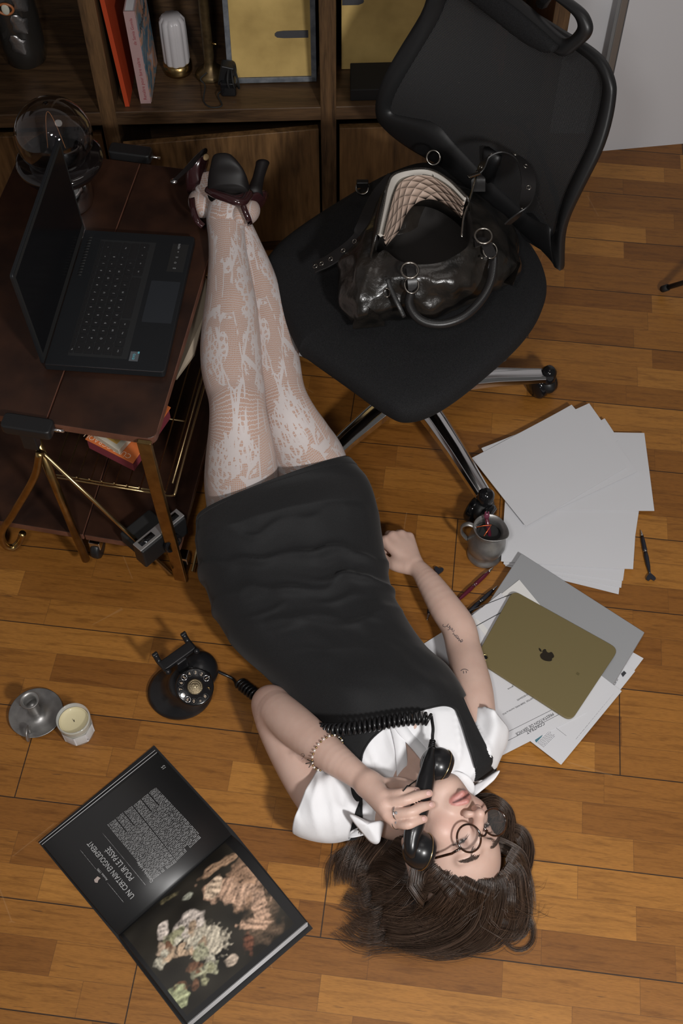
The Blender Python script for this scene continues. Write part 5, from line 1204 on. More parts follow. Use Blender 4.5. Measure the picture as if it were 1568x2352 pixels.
MB().ell(PX(473, 361, .63), (.006, .009, .004)).build('sole_label', M('tan_leather', (.35, .24, .12), .5), t2)

# ---- hair
hair_m = bpy.data.materials.new('brown_hair'); hair_m.use_nodes = True; nt = hair_m.node_tree; b = nt.nodes['Principled BSDF']
at = nt.nodes.new('ShaderNodeAttribute'); at.attribute_name = 'Col'; nt.links.new(at.outputs['Color'], b.inputs['Base Color']); b.inputs['Roughness'].default_value = .38; b.inputs['Specular IOR Level'].default_value = .6
HV, HF, HCc = [], [], []
def strand(P_, r):
    n = len(P_); T_ = np.gradient(P_, axis=0); T_ /= np.linalg.norm(T_, axis=1)[:, None] + 1e-9
    S1 = np.cross(T_, Bv); S1 /= np.linalg.norm(S1, axis=1)[:, None] + 1e-9; S2 = np.cross(S1, T_); i0 = len(HV)
    rr = r * np.sqrt(np.clip(1.02 - np.linspace(0, 1, n) ** 3, 0, 1)); g = RNG.uniform(.6, 1.5)
    light = RNG.rand() < .14
    c0 = np.array([.047, .028, .0185]) * g * (1.9 if light else 1)
    for a_ in (0, 2.1, 4.2):
        for i in range(n): HV.append(P_[i] + rr[i] * (S1[i] * math.cos(a_) + S2[i] * math.sin(a_))); HCc.append(c0 * (1 + .5 * i / n))
    for k in range(3):
        for i in range(n - 1): HF.append((i0 + k * n + i, i0 + k * n + i + 1, i0 + ((k + 1) % 3) * n + i + 1, i0 + ((k + 1) % 3) * n + i))
def lock(guide, n, w0, w1, r=.00034, wav=.006, zr=.012):
    g = spline([W(*p) for p in guide], 7); m = len(g); T_ = np.gradient(g, axis=0); S_ = np.cross(T_, A(0, 0, 1)); S_ /= np.linalg.norm(S_, axis=1)[:, None] + 1e-9; f = np.linspace(0, 1, m)
    CL = [(RNG.normal() * .5, RNG.uniform(-1, .6), RNG.uniform(0, 6.3), RNG.uniform(3, 8), RNG.normal() * wav * 1.2, RNG.normal() * .22) for _c in range(max(3, n // 16))]
    n = int(n * 1.6)
    for _ in range(n):
        a, zz, ph, fr, am, drift = CL[RNG.randint(len(CL))]; a = a + RNG.normal() * .11; zz = zz + RNG.normal() * .2; drift = drift + RNG.normal() * .08; ph = ph + RNG.normal() * .12
        wd = w0 + (w1 - w0) * f
        P_ = g + S_ * ((a + drift * f) * wd + am * f * np.sin(fr * f + ph))[:, None]; P_[:, 2] += zz * zr * (.4 + .6 * f) + am * .5 * np.cos(fr * f + ph) * f
        e = m if RNG.rand() < .6 else int(m * RNG.uniform(.7, .95)); P_ = P_[:e]; P_[:, 2] = np.maximum(P_[:, 2], .002 + .002 * RNG.rand()); strand(P_, r * RNG.uniform(.7, 1.5))
# roots follow the hairline on the skull
def hl(x, y, z): 
    p = H(x, y, z); q = proj(p); return (q[0], q[1], p[2])
def skp(u, v, dz=0.):
    p, n_ = on_skin(u, v, .0)
    return (u, v, min(max(p[2] + dz, .09), .2)) if p is not None else (u, v, .10)
HLP = [(985, 1978), (1012, 1994), (1040, 2005), (1070, 2013), (1098, 2019), (1124, 2019), (1146, 2008), (1162, 1988), (1168, 1958)]
HL2 = [(960, 1996), (985, 2018), (1020, 2032), (1058, 2042), (1096, 2048), (1130, 2048), (1162, 2034), (1184, 2008), (1190, 1975)]
roots = [skp(u, v, -.002) for u, v in HLP]; roots[0] = (985, 1978, .115); up_ = [(u, v, min(skp(u, v)[2] + .012, roots[i][2] - .008)) for i, (u, v) in enumerate(HL2)]
def G_(i, *rest): return ([roots[i], up_[i]] if i else [(972, 1992, .08)]) + list(rest)
for _i in range(2, 8):   # dense first rows along the hairline
    r0_, r1_, u0_, u1_ = roots[_i], roots[_i + 1], up_[_i], up_[_i + 1]
    for _f in np.linspace(0, 1, 34):
        mix_ = lambda a, b: tuple(np.array(a) * (1 - _f) + np.array(b) * _f)
        a_, b_ = mix_(r0_, r1_), mix_(u0_, u1_); dx_ = (_i + _f) / 8
        a2 = (a_[0] + RNG.uniform(-4, 4), a_[1] + RNG.uniform(-3, 5), a_[2]); lock([a2, b_, (b_[0] - 55 + 75 * dx_, b_[1] + 42, b_[2] - .035), (b_[0] - 120 + 140 * dx_, b_[1] + 68, .05)], 5, .002, .012, wav=.002, zr=.004)
lock(G_(0, (930, 1985, .09), (890, 1965, .05), (850, 1960, .02), (815, 1975, .012), (795, 1995, .008), (800, 2030, .006)), 260, .02, .05)
lock(G_(0, (920, 2000, .08), (880, 1995, .04), (840, 2000, .015), (808, 1985, .01), (790, 1968, .008)), 170, .02, .03)
lock(G_(1, (950, 2030, .09), (900, 2035, .05), (855, 2030, .02), (825, 2045, .01), (802, 2035, .006)), 320, .025, .05)
lock(G_(1, (985, 2050, .08), (930, 2070, .05), (880, 2065, .02), (845, 2085, .01), (822, 2070, .006)), 320, .03, .05)
lock(G_(2, (1000, 2080, .08), (940, 2100, .05), (890, 2095, .02), (850, 2110, .01), (835, 2095, .006)), 340, .03, .05)
lock(G_(3, (1040, 2100, .08), (980, 2125, .05), (930, 2120, .03), (880, 2110, .012), (850, 2105, .006)), 320, .03, .045)
lock(G_(4, (1080, 2105, .08), (1040, 2140, .04), (990, 2155, .02), (940, 2145, .01), (895, 2125, .006)), 320, .03, .04)
lock(G_(5, (1120, 2100, .08), (1100, 2140, .04), (1060, 2160, .02), (1010, 2165, .01), (970, 2155, .006)), 300, .03, .035)
lock(G_(6, (1160, 2080, .08), (1155, 2120, .04), (1130, 2150, .02), (1100, 2168, .01), (1080, 2160, .006)), 280, .03, .035)
lock(G_(7, (1190, 2050, .07), (1194, 2090, .04), (1185, 2125, .02), (1170, 2145, .01), (1158, 2135, .006)), 260, .02, .024, wav=.004)
lock(G_(8, (1198, 2000, .06), (1204, 2040, .04), (1202, 2085, .02), (1188, 2115, .01)), 240, .016, .024, wav=.004)
lock([hl(.07, .03, .01), (1185, 1960, .07), (1200, 2010, .04), (1203, 2060, .02), (1195, 2100, .01)], 160, .012, .02, wav=.003)
# behind the ear and neck, curls
lock([(985, 1965, .13), (950, 1925, .10), (915, 1905, .07), (885, 1925, .05), (870, 1960, .03), (850, 1990, .015)], 330, .03, .06)
lock([(990, 1950, .12), (945, 1895, .09), (900, 1888, .07), (870, 1935, .05), (840, 1985, .02), (828, 2040, .012)], 300, .035, .05)
lock([(960, 1990, .09), (910, 1960, .06), (870, 1955, .03), (835, 1965, .01), (812, 1995, .008), (822, 2012, .006), (845, 2005, .005)], 120, .012, .012)
lock([(930, 1960, .07), (880, 1962, .03), (838, 1960, .01), (805, 1962, .008), (786, 1975, .007), (795, 2005, .006)], 90, .01, .015)
lock([(1105, 1852, .06), (1100, 1838, .05), (1128, 1838, .045), (1155, 1858, .04), (1162, 1885, .04), (1155, 1915, .04), (1150, 1950, .05)], 330, .012, .018, wav=.003)
lock([(1110, 1850, .08), (1140, 1845, .06), (1160, 1870, .05), (1160, 1910, .05), (1155, 1960, .06)], 280, .02, .02, wav=.003)
lock([(1150, 1925, .06), (1170, 1905, .045), (1197, 1910, .035), (1213, 1940, .03), (1212, 1980, .03), (1198, 2015, .03), (1185, 2040, .04)], 170, .012, .014, wav=.002)
lock([(1150, 1940, .05), (1180, 1925, .03), (1204, 1950, .02), (1205, 1985, .02), (1195, 2010, .02)], 60, .008, .02)
lock([(1200, 2090, .02), (1205, 2130, .01), (1190, 2152, .006), (1165, 2140, .004)], 60, .02, .02)
for _ in range(22):   # flyaways
    i = RNG.randint(9); a_ = roots[i]; b_ = up_[i]; q = RNG.uniform(-1, 1, 2)
    lock([a_, b_, (b_[0] - 60 + 90 * q[0] * (i / 8), b_[1] + 70, .09), (b_[0] - 130 + 160 * (i / 8) + 50 * q[0], b_[1] + 90 + 30 * q[1], .03), (b_[0] - 210 + 260 * (i / 8) + 60 * q[0], b_[1] + 80 + 50 * q[1], .01)], 2, .01, .04, r=.0003)
# dense under-mass so no floor shows through the thick of the hair
n1 = len(HV)
um = MB()
for u, v, z, rx, ry, rz in ((1060, 2035, .065, .070, .04, .055), (1090, 2060, .05, .08, .045, .04), (1000, 2060, .04, .07, .05, .03), (945, 2050, .022, .05, .035, .015), (1120, 2080, .035, .055, .045, .025), (930, 1965, .025, .03, .035, .014), (1140, 1875, .03, .022, .03, .018), (1172, 2020, .03, .016, .03, .02), (870, 2050, .012, .03, .02, .006), (1000, 2110, .02, .06, .03, .013)):
    um.ell(W(u, v, z), (rx, ry, rz), n=28, m=16)
hair = obj('hair', HV, HF, hair_m, person, cols=np.array(HCc))
under = um.build('hair_underside', M('hair_dark', (.022, .013, .009), .6, bump=(160, .5, .003)), hair)

# ---- glasses
gl_m = M('tortoise', (.010, .006, .005), .15, coat=.6, var=(120, (.05, .018, .007), 2)); gt = thing('eyeglasses', 'round dark tortoiseshell eyeglasses worn on the face of the person', 'glasses', H(0, .0, .115))
GZ = .106
for s_ in (-1, 1):
    c = H(.0325 * s_, -.001, GZ); Xg, Yg = hx, nrm(ha); n_ = nrm(hn * .8 + Bv * .35); mb = MB()
    mb.torus(c, .0225, .0018, n_, n=48, k=10, ax=Xg).build('rim', gl_m, gt)
    MB().lathe([(.0001, 0), (.0215, 0), (.0215, .0008), (.0001, .0008)], c, axis=n_, n=40).build('lens', M('lens_glass', (.5, .5, .5), .0, alpha=.035), gt)
    MB().tube([H(.053 * s_, .006, GZ - .002), H(.064 * s_, .010, GZ - .018), H(.077 * s_, .012, .03), H(.079 * s_, .008, -.005)], .0022, 8, flat=.6).build('temple_arm', gl_m, gt)
MB().tube(spline([H(-.011, .004, GZ), H(0, .009, GZ + .001), H(.011, .004, GZ)], 6), .0018, 8).build('bridge', gl_m, gt)

# ---- rings, bracelet, necklace
silver = M('silver', (.6, .6, .6), .2, 1.)
ring_lbl = ['silver ring on the ring finger of the hand holding the handset', 'silver ring with small stone on the little finger of the hand']
for k, (i, f) in enumerate(((2, .42), (3, .12))):
    q, m = kn2[i], W(*tips[i][0]); c = q * (1 - f) + m * f; o = MB().torus(c, .0106 - .0006 * k, .0011, nrm(m - q), n=28).build('ring', silver); tag(o, ring_lbl[k], 'ring', 'silver finger rings')
    MB().ell(c + Bv * .0108, (.0032, .0026, .002)).build('ring_stone', M('grey_stone', (.25, .25, .26), .15, coat=.5), o)
br = thing('beaded_bracelet', 'thin beaded bracelet with a small bow around the wrist of the forearm', 'bracelet', W(750, 1745, .19))
bc_ = W(752, 1729, .186); bd = nrm(W(842, 1797, .222) - W(678, 1668, .145)); b1 = nrm(np.cross(bd, A(0, 0, 1))); b2 = np.cross(b1, bd); mb = MB()
mb2 = MB()
for k in range(34):
    q = 2 * math.pi * k / 34; c = bc_ + (b1 * math.cos(q) + b2 * math.sin(q)) * .0345
    (mb if k % 2 else mb2).ell(c, (.0021, .0021, .0021), n=10, m=7)
mb.build('pearl_beads', M('pearl', (.7, .66, .6), .2), br); mb2.build('metal_beads', brass, br)
bw = bc_ + b1 * (.033 if proj(bc_ + b1 * .03)[1] > proj(bc_)[1] else -.033) + b2 * .008
MB().tube([bw + A(-.012, -.003, 0), bw, bw + A(.010, .004, 0)], .0009, 6).tube([bw + A(-.009, .005, 0), bw, bw + A(-.006, -.010, 0)], .0009, 6).build('bow', M('dark_thread', (.05, .04, .03), .7), br)
nk = [on_skin(u, v, .002)[0] for u, v in spline([(925, 1818), (938, 1805), (955, 1795), (972, 1786)], 5)]
nk = [p for p in nk if p is not None]
if len(nk) > 3: tag(MB().tube(nk, .0011, 8).build('black_cord_necklace', black_matt), 'thin black cord necklace around the neck of the person', 'necklace')

# ================================================================= telephone handset
hs_t = thing('telephone_handset', 'black rotary-telephone handset with gold-ringed cups held against the cheek', 'telephone', W(975, 1850, .235))
hm = M('phone_black', (.010, .010, .011), .3, coat=.15)
hp = spline([W(u, v, z) for u, v, z in ((991, 1722, .225), (986, 1745, .234), (981, 1775, .237), (974, 1810, .238), (965, 1850, .238), (954, 1890, .236), (946, 1922, .232), (944, 1950, .227), (947, 1968, .218))], 8)
rr_ = np.interp(np.linspace(0, 1, len(hp)), [0, .1, .3, .5, .7, .88, 1], [.007, .0095, .0150, .0165, .0155, .011, .006]); MB().tube(hp, rr_, 20).build('handle', hm, hs_t)
goldr = M('gold_ring', (.55, .42, .22), .25, 1.)
for nm, (u, v, z), ax_ in (('mouthpiece', (1005, 1757, .208), nrm(A(.74, -.22, -.42))), ('earpiece', (965, 1954, .198), nrm(A(.80, -.10, -.40)))):
    c = W(u, v, z)
    cup = MB().lathe([(.031 * math.sin(a), -.031 * math.cos(a)) for a in np.linspace(.02, 1.75, 16)] + [(.0305, .010), (.027, .016), (.018, .019), (.001, .019)], c, axis=ax_, n=48, caps=False).build(nm, hm, hs_t)
    MB().torus(c + ax_ * .0065, .0309, .0010, ax_, n=56, k=8).build('gold_ring', goldr, cup)
sr = MB(); a, b_ = W(989, 1728, .218), W(993, 1702, .212)
sr.tube([a, b_], [.006, .0045], 14)
for k in range(7): f = k / 6; sr.torus(a * (1 - f) + b_ * f, .0058 - .0012 * f, .0011, nrm(b_ - a), n=18, k=6)
sr.build('strain_relief', hm, hs_t)
def coil(path, r, pitch, wr):
    p = spline(path, 12); L_ = np.concatenate([[0], np.cumsum(np.linalg.norm(np.diff(p, axis=0), axis=1))]); n = int(L_[-1] / pitch); m = n * 14
    s_ = np.linspace(0, L_[-1], m); q = np.stack([np.interp(s_, L_, p[:, i]) for i in range(3)], 1); T_ = np.gradient(q, axis=0); T_ /= np.linalg.norm(T_, axis=1)[:, None]
    B1 = np.cross(T_, A(0, 0, 1)); B1 /= np.linalg.norm(B1, axis=1)[:, None]; B2 = np.cross(B1, T_); ph = s_ / pitch * 2 * math.pi
    return q + r * (B1 * np.cos(ph)[:, None] + B2 * np.sin(ph)[:, None])
cp = coil([W(u, v, z) for u, v, z in ((715, 1672, .165), (745, 1676, .19), (790, 1675, .212), (860, 1664, .216), (920, 1654, .218), (968, 1650, .218), (988, 1654, .218))], .0098, .0088, .002)
cp = np.vstack([cp, spline([cp[-1], W(994, 1672, .217), W(993, 1690, .214), b_], 8)[1:]])
MB().tube(cp, .0029, 8).build('coiled_cord', hm, hs_t)
cp2 = coil([W(u, v, z) for u, v, z in ((552, 1570, .03), (575, 1588, .04), (605, 1610, .05))], .0105, .0085, .002)
cp2 = np.vstack([spline([W(478, 1532, .05), W(505, 1545, .03), W(535, 1560, .018), cp2[0]], 8)[:-1], cp2])
MB().tube(cp2, .0029, 8).build('coiled_cord', hm, hs_t)
# ================================================================= telephone base
ph = thing('rotary_telephone', 'black vintage rotary telephone base with empty cradle on the floor', 'telephone', W(415, 1590, 0))
b0, b1 = W(415, 1590, 0), W(447, 1572, .075); b1[2] = 0
R = []
for f, r, z in ((0, .058, .0), (0, .061, .003), (0, .061, .008), (.08, .056, .013), (.3, .047, .022), (.55, .041, .034), (.75, .040, .048), (.85, .040, .058), (.9, .034, .064), (.92, .015, .066)):
    c = b0 * (1 - f) + (b0 * .45 + b1 * .55 + (W(452, 1545, .05) - b0) * A(.25, .25, 0)) * f; c[2] = z; R.append([c + A(r * math.cos(q) * 1.06, r * math.sin(q), 0) for q in np.linspace(0, 2 * math.pi, 56, endpoint=False)])
MB().loft(R).build('housing', hm, ph)
# upper bell (rear swell)
MB().ell(W(455, 1540, .035), (.040, .042, .034), n=36, m=18).build('rear_housing', hm, ph)
dc = W(447, 1578, .068); dn = nrm(Bv * .3 + (CP - dc) * .35 + A(.25, -.1, .5))
MB().lathe([(.001, -.02), (.036, -.018), (.037, .0), (.0355, .003), (.034, .0035), (.001, .0035)], dc, axis=dn, n=56, caps=False).build('dial', black_gloss, ph)
e1 = nrm(Xv - dn * Xv.dot(dn)); e2 = np.cross(dn, e1)
nums = '1234567890*#'
for k, chn in enumerate(nums):
    a_ = math.radians(38 + k * 25.5); c = dc + (e1 * math.cos(a_) + e2 * math.sin(a_)) * .0275 + dn * .0034
    h = MB().torus(c + dn * .0006, .0055, .0009, dn, n=22, k=6); h.build('finger_hole', chrome if k % 4 == 0 else black_plastic, ph)
    up = nrm(e1 * math.cos(a_) + e2 * math.sin(a_)); ux_ = np.cross(up, dn)
    V_, F_ = text_vf(chn, .0085, c - up * .003, ux_, up, 'CENTER'); mbn = MB().add(V_, F_); mbn.build('number', M('cream_number', (.55, .42, .30), .5), ph, smooth=False)
MB().lathe([(.001, .0035), (.0155, .0035), (.0155, .007), (.0145, .0078), (.001, .0078)], dc, axis=dn, n=44, caps=False).build('centre_medal', M('antique_brass', (.12, .095, .06), .4, .9, bump=(400, .7, .001)), ph)
md = MB(); md.torus(dc + dn * .0079, .0125, .0005, dn, n=40, k=5).torus(dc + dn * .0079, .009, .0004, dn, n=36, k=5)
for q in (-.0035, .0035): md.torus(dc + dn * .0079 + e1 * q, .0028, .0006, dn, n=16, k=5)
md.ell(dc + dn * .0079, (.0018, .0045, .0008), (e1, e2, dn), n=12, m=6); md.build('medal_relief', M('medal_light', (.45, .37, .24), .35, .9), ph)
MB().tube([dc + e1 * .030 + e2 * -.004 + dn * .004, dc + e1 * .024 + dn * .006], .0015, 8).build('finger_stop', brass, ph)
# cradle
CZ2 = .10; ca, cb2 = W(372, 1533, CZ2), W(443, 1482, CZ2); cd = nrm(cb2 - ca); cn = np.cross(uz, cd); cm_ = (ca + cb2) / 2
MB().box(cm_, (np.linalg.norm(cb2 - ca) / 2, .011, .006), (cd, cn, uz)).build('cradle_bar', hm, ph, bevel=.0025)
MB().box(cm_ - uz * .025 - cn * .006, (.012, .010, .026), (cd, cn, uz)).build('cradle_neck', hm, ph, bevel=.003)
sgn = 1 if cn[1] > 0 else -1
for e_, s_ in ((ca, -1), (cb2, 1)):
    o = e_ - cd * s_ * .003
    MB().tube(spline([o - cn * sgn * .018 + uz * .006, o - cn * sgn * .013 - uz * .001, o, o + cn * sgn * .015 + uz * .001, o + cn * sgn * .024 + uz * .013], 5), .0058, 10, flat=1.).build('cradle_prong', hm, ph)
    MB().box(o + cn * sgn * .0245 + uz * .014, (.006, .0035, .004), (cd, cn, uz)).build('prong_tip', hm, ph, bevel=.002)

# ================================================================= candlestick and candle
pew = M('pewter', (.40, .39, .375), .42, .85, var=(26, (.24, .235, .23), 6), bump=(120, .15, .0008))
c = W(85, 1642, 0); t = thing('pewter_chamberstick', 'pewter chamber candlestick with saucer base and empty socket on the floor', 'candlestick', c)
MB().lathe([(.030, 0), (.040, .002), (.0515, .009), (.053, .011), (.0515, .0115), (.038, .0055), (.022, .007), (.014, .012), (.011, .02), (.0115, .045), (.013, .058), (.017, .066), (.0185, .068), (.0175, .0695), (.0125, .063), (.0105, .055), (.0105, .035), (.001, .034)], c, n=64, caps=False).build('saucer_and_stem', pew, t)
hc = c + A(-.006, -.047, .018); MB().tube([hc + A(0, math.sin(q) * .011, math.cos(q) * .013) for q in np.linspace(-2.4, 2.4, 20)], .005, 10, flat=.5, up=(1, 0, 0)).build('handle', pew, t)
MB().tube([c + A(-.012, .002, .052), c + A(-.019, .001, .052), c + A(-.020, -.004, .054)], .0022, 8).build('slide_knob', pew, t)
c = W(181, 1680, 0); t = thing('jar_candle', 'unlit cream candle in a faceted glass jar with white label', 'candle', c); JH = .062
MB().lathe([(.030, 0), (.031, .002), (.031, .042), (.029, .046), (.0315, .048), (.0325, .051), (.0315, .054), (.0325, .057), (.032, JH), (.0295, JH), (.0295, .046), (.0285, .042), (.0285, .005)], c, n=64, caps=False).build('glass_jar', M('jar_glass', (.8, .82, .78), .05, alpha=.35, coat=1.), t)
MB().lathe([(.001, .004), (.028, .004), (.0283, .049), (.0275, .0515), (.0262, .0505), (.018, .0478), (.001, .0475)], c, n=48, caps=False).build('wax', M('cream_wax', (.60, .53, .33), .5, coat=.1), t)
MB().torus(c + uz * .0505, .0275, .0016, n=48).build('wax_rim', M('cream_wax', (.6, .53, .33)), t)
MB().tube([c + A(0, 0, .046), c + A(0, 0, .051), c + A(.0008, .0, .054)], .0008, 6).build('wick', black_matt, t)
MB().lathe([(.0316, .004), (.0318, .0042), (.0318, .036), (.0316, .036)], c, n=8, caps=False).build('paper_label', M('label_white', (.72, .72, .73), .6), t, smooth=False)
text('label_print', [('fi', .008, c + A(.022, -.0242, .014), nrm(A(1, .45, 0)), uz), ('~~~~~', .0035, c + A(-.012, -.0305, .022), A(1, 0, 0), uz), ('~~~~', .0035, c + A(-.012, -.0305, .015), A(1, 0, 0), uz)], M('grey_print', (.2, .2, .22), .7), t)

# ================================================================= open magazine book
bk_ = thing('open_art_book', 'large open art book with a black text page and a painting page', 'book', W(400, 2030, 0))
blk = M('black_page', (.011, .011, .0115), .44, spec=1.); cov = M('book_cover_black', (.012, .012, .013), .45)
A1, B1, G1, G2, C1, D1 = (98, 1938), (362, 1728), (531, 1916), (272, 2147), (705, 2118), (430, 2352)
def page(a, b, g1, g2, z_out, z_gut, hump, mat, name, n=28, m=2):
    """a, b outer corners; g1 beside b, g2 beside a"""
    R = []
    for i in range(n + 1):
        f = i / n; z = z_out + (z_gut - z_out) * (f ** 7) + hump * math.sin(math.pi * min(1, f * 1.0)) ** 2 * f
        R.append((f, z))
    return R
pa, pb, pg1, pg2, pc, pd_ = W(*A1, .016), W(*B1, .016), W(*G1, .010), W(*G2, .010), W(*C1, .030), W(*D1, .030)
def surf(o1, o2, g1_, g2_, zo, zg, hump, N=40, K=2):
    V = []; 
    for i in range(N + 1):
        f = i / N; z = zo * (1 - f ** 6) + zg * f ** 6 + hump * (f ** 2) * (1 - f ** 4) * 3
        for k in range(K + 1):
            t_ = k / K; p = (o1 * (1 - t_) + o2 * t_) * (1 - f) + (g2_ * (1 - t_) + g1_ * t_) * f; p = p.copy(); p[2] = z; V.append(p)
    F_ = [(i * (K + 1) + k, i * (K + 1) + k + 1, (i + 1) * (K + 1) + k + 1, (i + 1) * (K + 1) + k) for i in range(N) for k in range(K)]
    return V, F_
Vp, Fp = surf(pa, pb, pg1, pg2, .016, .006, .006)
Vb = Vp + [p * A(1, 1, 0) + A(0, 0, .003) for p in Vp]; n_ = len(Vp)
def closed_block(Vp, Fp, N, K, zb):
    n_ = len(Vp); V = list(Vp) + [A(p[0], p[1], zb) for p in Vp]; F_ = list(Fp) + [tuple(i + n_ for i in f[::-1]) for f in Fp]; W_ = K + 1
    for i in range(N): F_ += [(i * W_, (i + 1) * W_, n_ + (i + 1) * W_, n_ + i * W_), (i * W_ + K, n_ + i * W_ + K, n_ + (i + 1) * W_ + K, (i + 1) * W_ + K)]
    for k in range(K): F_ += [(k, n_ + k, n_ + k + 1, k + 1), (N * W_ + k, N * W_ + k + 1, n_ + N * W_ + k + 1, n_ + N * W_ + k)]
    return V, F_
V_, F_ = closed_block(Vp, Fp, 40, 2, .003); obj('left_page_block', V_, F_, blk, bk_)
# painting on the right page: blurred generic cloth shapes
Np, Kp = 150, 190
Vp2, Fp2 = surf(pd_, pc, pg1, pg2, .030, .006, .004, Np, Kp)
cols = np.zeros((len(Vp2), 3)); cols[:] = (.011, .011, .0115)
blobs = []
def sh_blob(fx, fy, rx, ry, rot, c, w_=.3, nz=.35, sc=9): blobs.append((fx, fy, rx, ry, rot, c, w_, nz, sc))
# picture coordinates: s across (0 outer edge .. 1 gutter), t along (0 bottom-left .. 1 top-right)
pk, pk2, wh, gn, br_ = (.50, .32, .22), (.36, .22, .14), (.58, .50, .44), (.20, .20, .10), (.13, .075, .04)
sh_blob(.30, .80, .24, .15, .4, (.17, .11, .07), .8, .6, 7)
sh_blob(.58, .84, .22, .16, .5, pk2, .4, .4, 12); sh_blob(.62, .72, .22, .11, -.6, pk, .25, .45, 10); sh_blob(.38, .84, .17, .07, .3, pk, .3, .5, 14); sh_blob(.72, .66, .10, .07, .9, (.56, .42, .30), .2, .3, 9)
sh_blob(.85, .78, .05, .14, .2, (.38, .24, .15), .3, .5, 9); sh_blob(.26, .72, .05, .13, .8, pk, .4, .6, 16)
sh_blob(.62, .40, .10, .13, .2, wh, .25, .3, 8); sh_blob(.42, .42, .18, .13, -.5, (.50, .44, .34), .25, .4, 18); sh_blob(.52, .50, .035, .035, 0, (.04, .035, .025), .5, .3, 8)
sh_blob(.74, .24, .08, .055, .6, wh, .3, .35, 10); sh_blob(.60, .17, .07, .06, 0, (.40, .30, .22), .4, .5, 12)
for k in range(26):
    r_ = np.random.RandomState(k + 3); sh_blob(.18 + .46 * r_.rand(), .10 + .30 * r_.rand(), .03 + .045 * r_.rand(), .025 + .04 * r_.rand(), r_.rand() * 3, [(.42, .30, .20), (.26, .25, .15), (.50, .46, .36), (.14, .07, .04), (.34, .33, .22)][k % 5], .4, .5, 14)
sh_blob(.22, .06, .10, .08, .2, (.36, .38, .22), .3, .4, 12); sh_blob(.16, .46, .06, .05, .3, (.45, .36, .28), .4, .5, 12); sh_blob(.93, .42, .03, .10, .3, (.20, .17, .09), .5, .6, 12)
sh_blob(.82, .50, .03, .05, 0, (.3, .3, .24), .4, .5, 12); sh_blob(.18, .62, .09, .05, .5, (.15, .06, .035), .4, .5, 12)
for i in range(Np + 1):
    f = i / Np
    for k in range(Kp + 1):
        t_ = k / Kp
        if .055 < f < .985 and .03 < t_ < .93:
            c_ = np.array([.022, .019, .014]) * (1 + .8 * mnoise.noise(Vector((f * 6, t_ * 6, 1))))
            for fx, fy, rx, ry, rot, cc, w_, nz, sc in blobs:
                dx, dy = f - fx, (t_ - fy); a_ = dx * math.cos(rot) + dy * math.sin(rot); b_ = -dx * math.sin(rot) + dy * math.cos(rot); d = math.sqrt((a_ / rx) ** 2 + (b_ / ry) ** 2)
                if d < 1.6:
                    d += nz * mnoise.noise(Vector((f * sc * 2, t_ * sc * 2, fx * 9))); m = min(max((1 - d) / w_, 0), 1)
                    sh_ = 1 + .9 * mnoise.noise(Vector((a_ * 45 + 3, b_ * 14, fy * 9))) + .5 * mnoise.noise(Vector((f * 60, t_ * 60, 2)))
                    if m > 0: c_ = c_ * (1 - m) + np.array(cc) * max(sh_, .1) * m
            cols[i * (Kp + 1) + k] = c_
pm = bpy.data.materials.new('painted_page'); pm.use_nodes = True; nt = pm.node_tree; at = nt.nodes.new('ShaderNodeAttribute'); at.attribute_name = 'Col'
nt.links.new(at.outputs['Color'], nt.nodes['Principled BSDF'].inputs['Base Color']); nt.nodes['Principled BSDF'].inputs['Roughness'].default_value = .35
V_, F_ = closed_block(Vp2, Fp2, Np, Kp, .003); obj('right_page_block', V_, F_, pm, bk_, cols=np.vstack([cols, np.full_like(cols, .011)]))
mbc = MB().prism([W(u, v, .003) - uz * .003 for u, v in ((88, 1934), (354, 1712), (537, 1910), (268, 2153))], uz * .003); mbc.build('left_cover', cov, bk_, smooth=False)
mbc = MB().prism([W(u, v, .003) - uz * .003 for u, v in ((268, 2153), (537, 1910), (718, 2132), (436, 2375))], uz * .003); mbc.build('right_cover', cov, bk_, smooth=False)
# page edges: pale strips along the outer sides
edge = M('page_edge', (.55, .55, .56), .5)
def strip(name, a, b, z, w_): 
    p0, p1 = W(*a, z), W(*b, z); MB().tube([p0, p1], w_, 6).build(name, edge, bk_)
for k, z in enumerate((.016, .0135)): strip('page_edge', (95 - 2 * k * 3 + 1, 1940 + k * 1 - 4 * k), (360 - 4 * k, 1728 - 5 * k), z, .0006)
for k, z in enumerate((.029, .025, .020, .015, .010)):
    p0, p1 = pd_.copy(), pc.copy(); p0[2] = p1[2] = z; o_ = nrm(p0 - pg2) * .0008 * A(1, 1, 0); MB().tube([p0 + o_, p1 + o_], .0007 if k % 2 else .0011, 6).build('page_edge', edge, bk_)
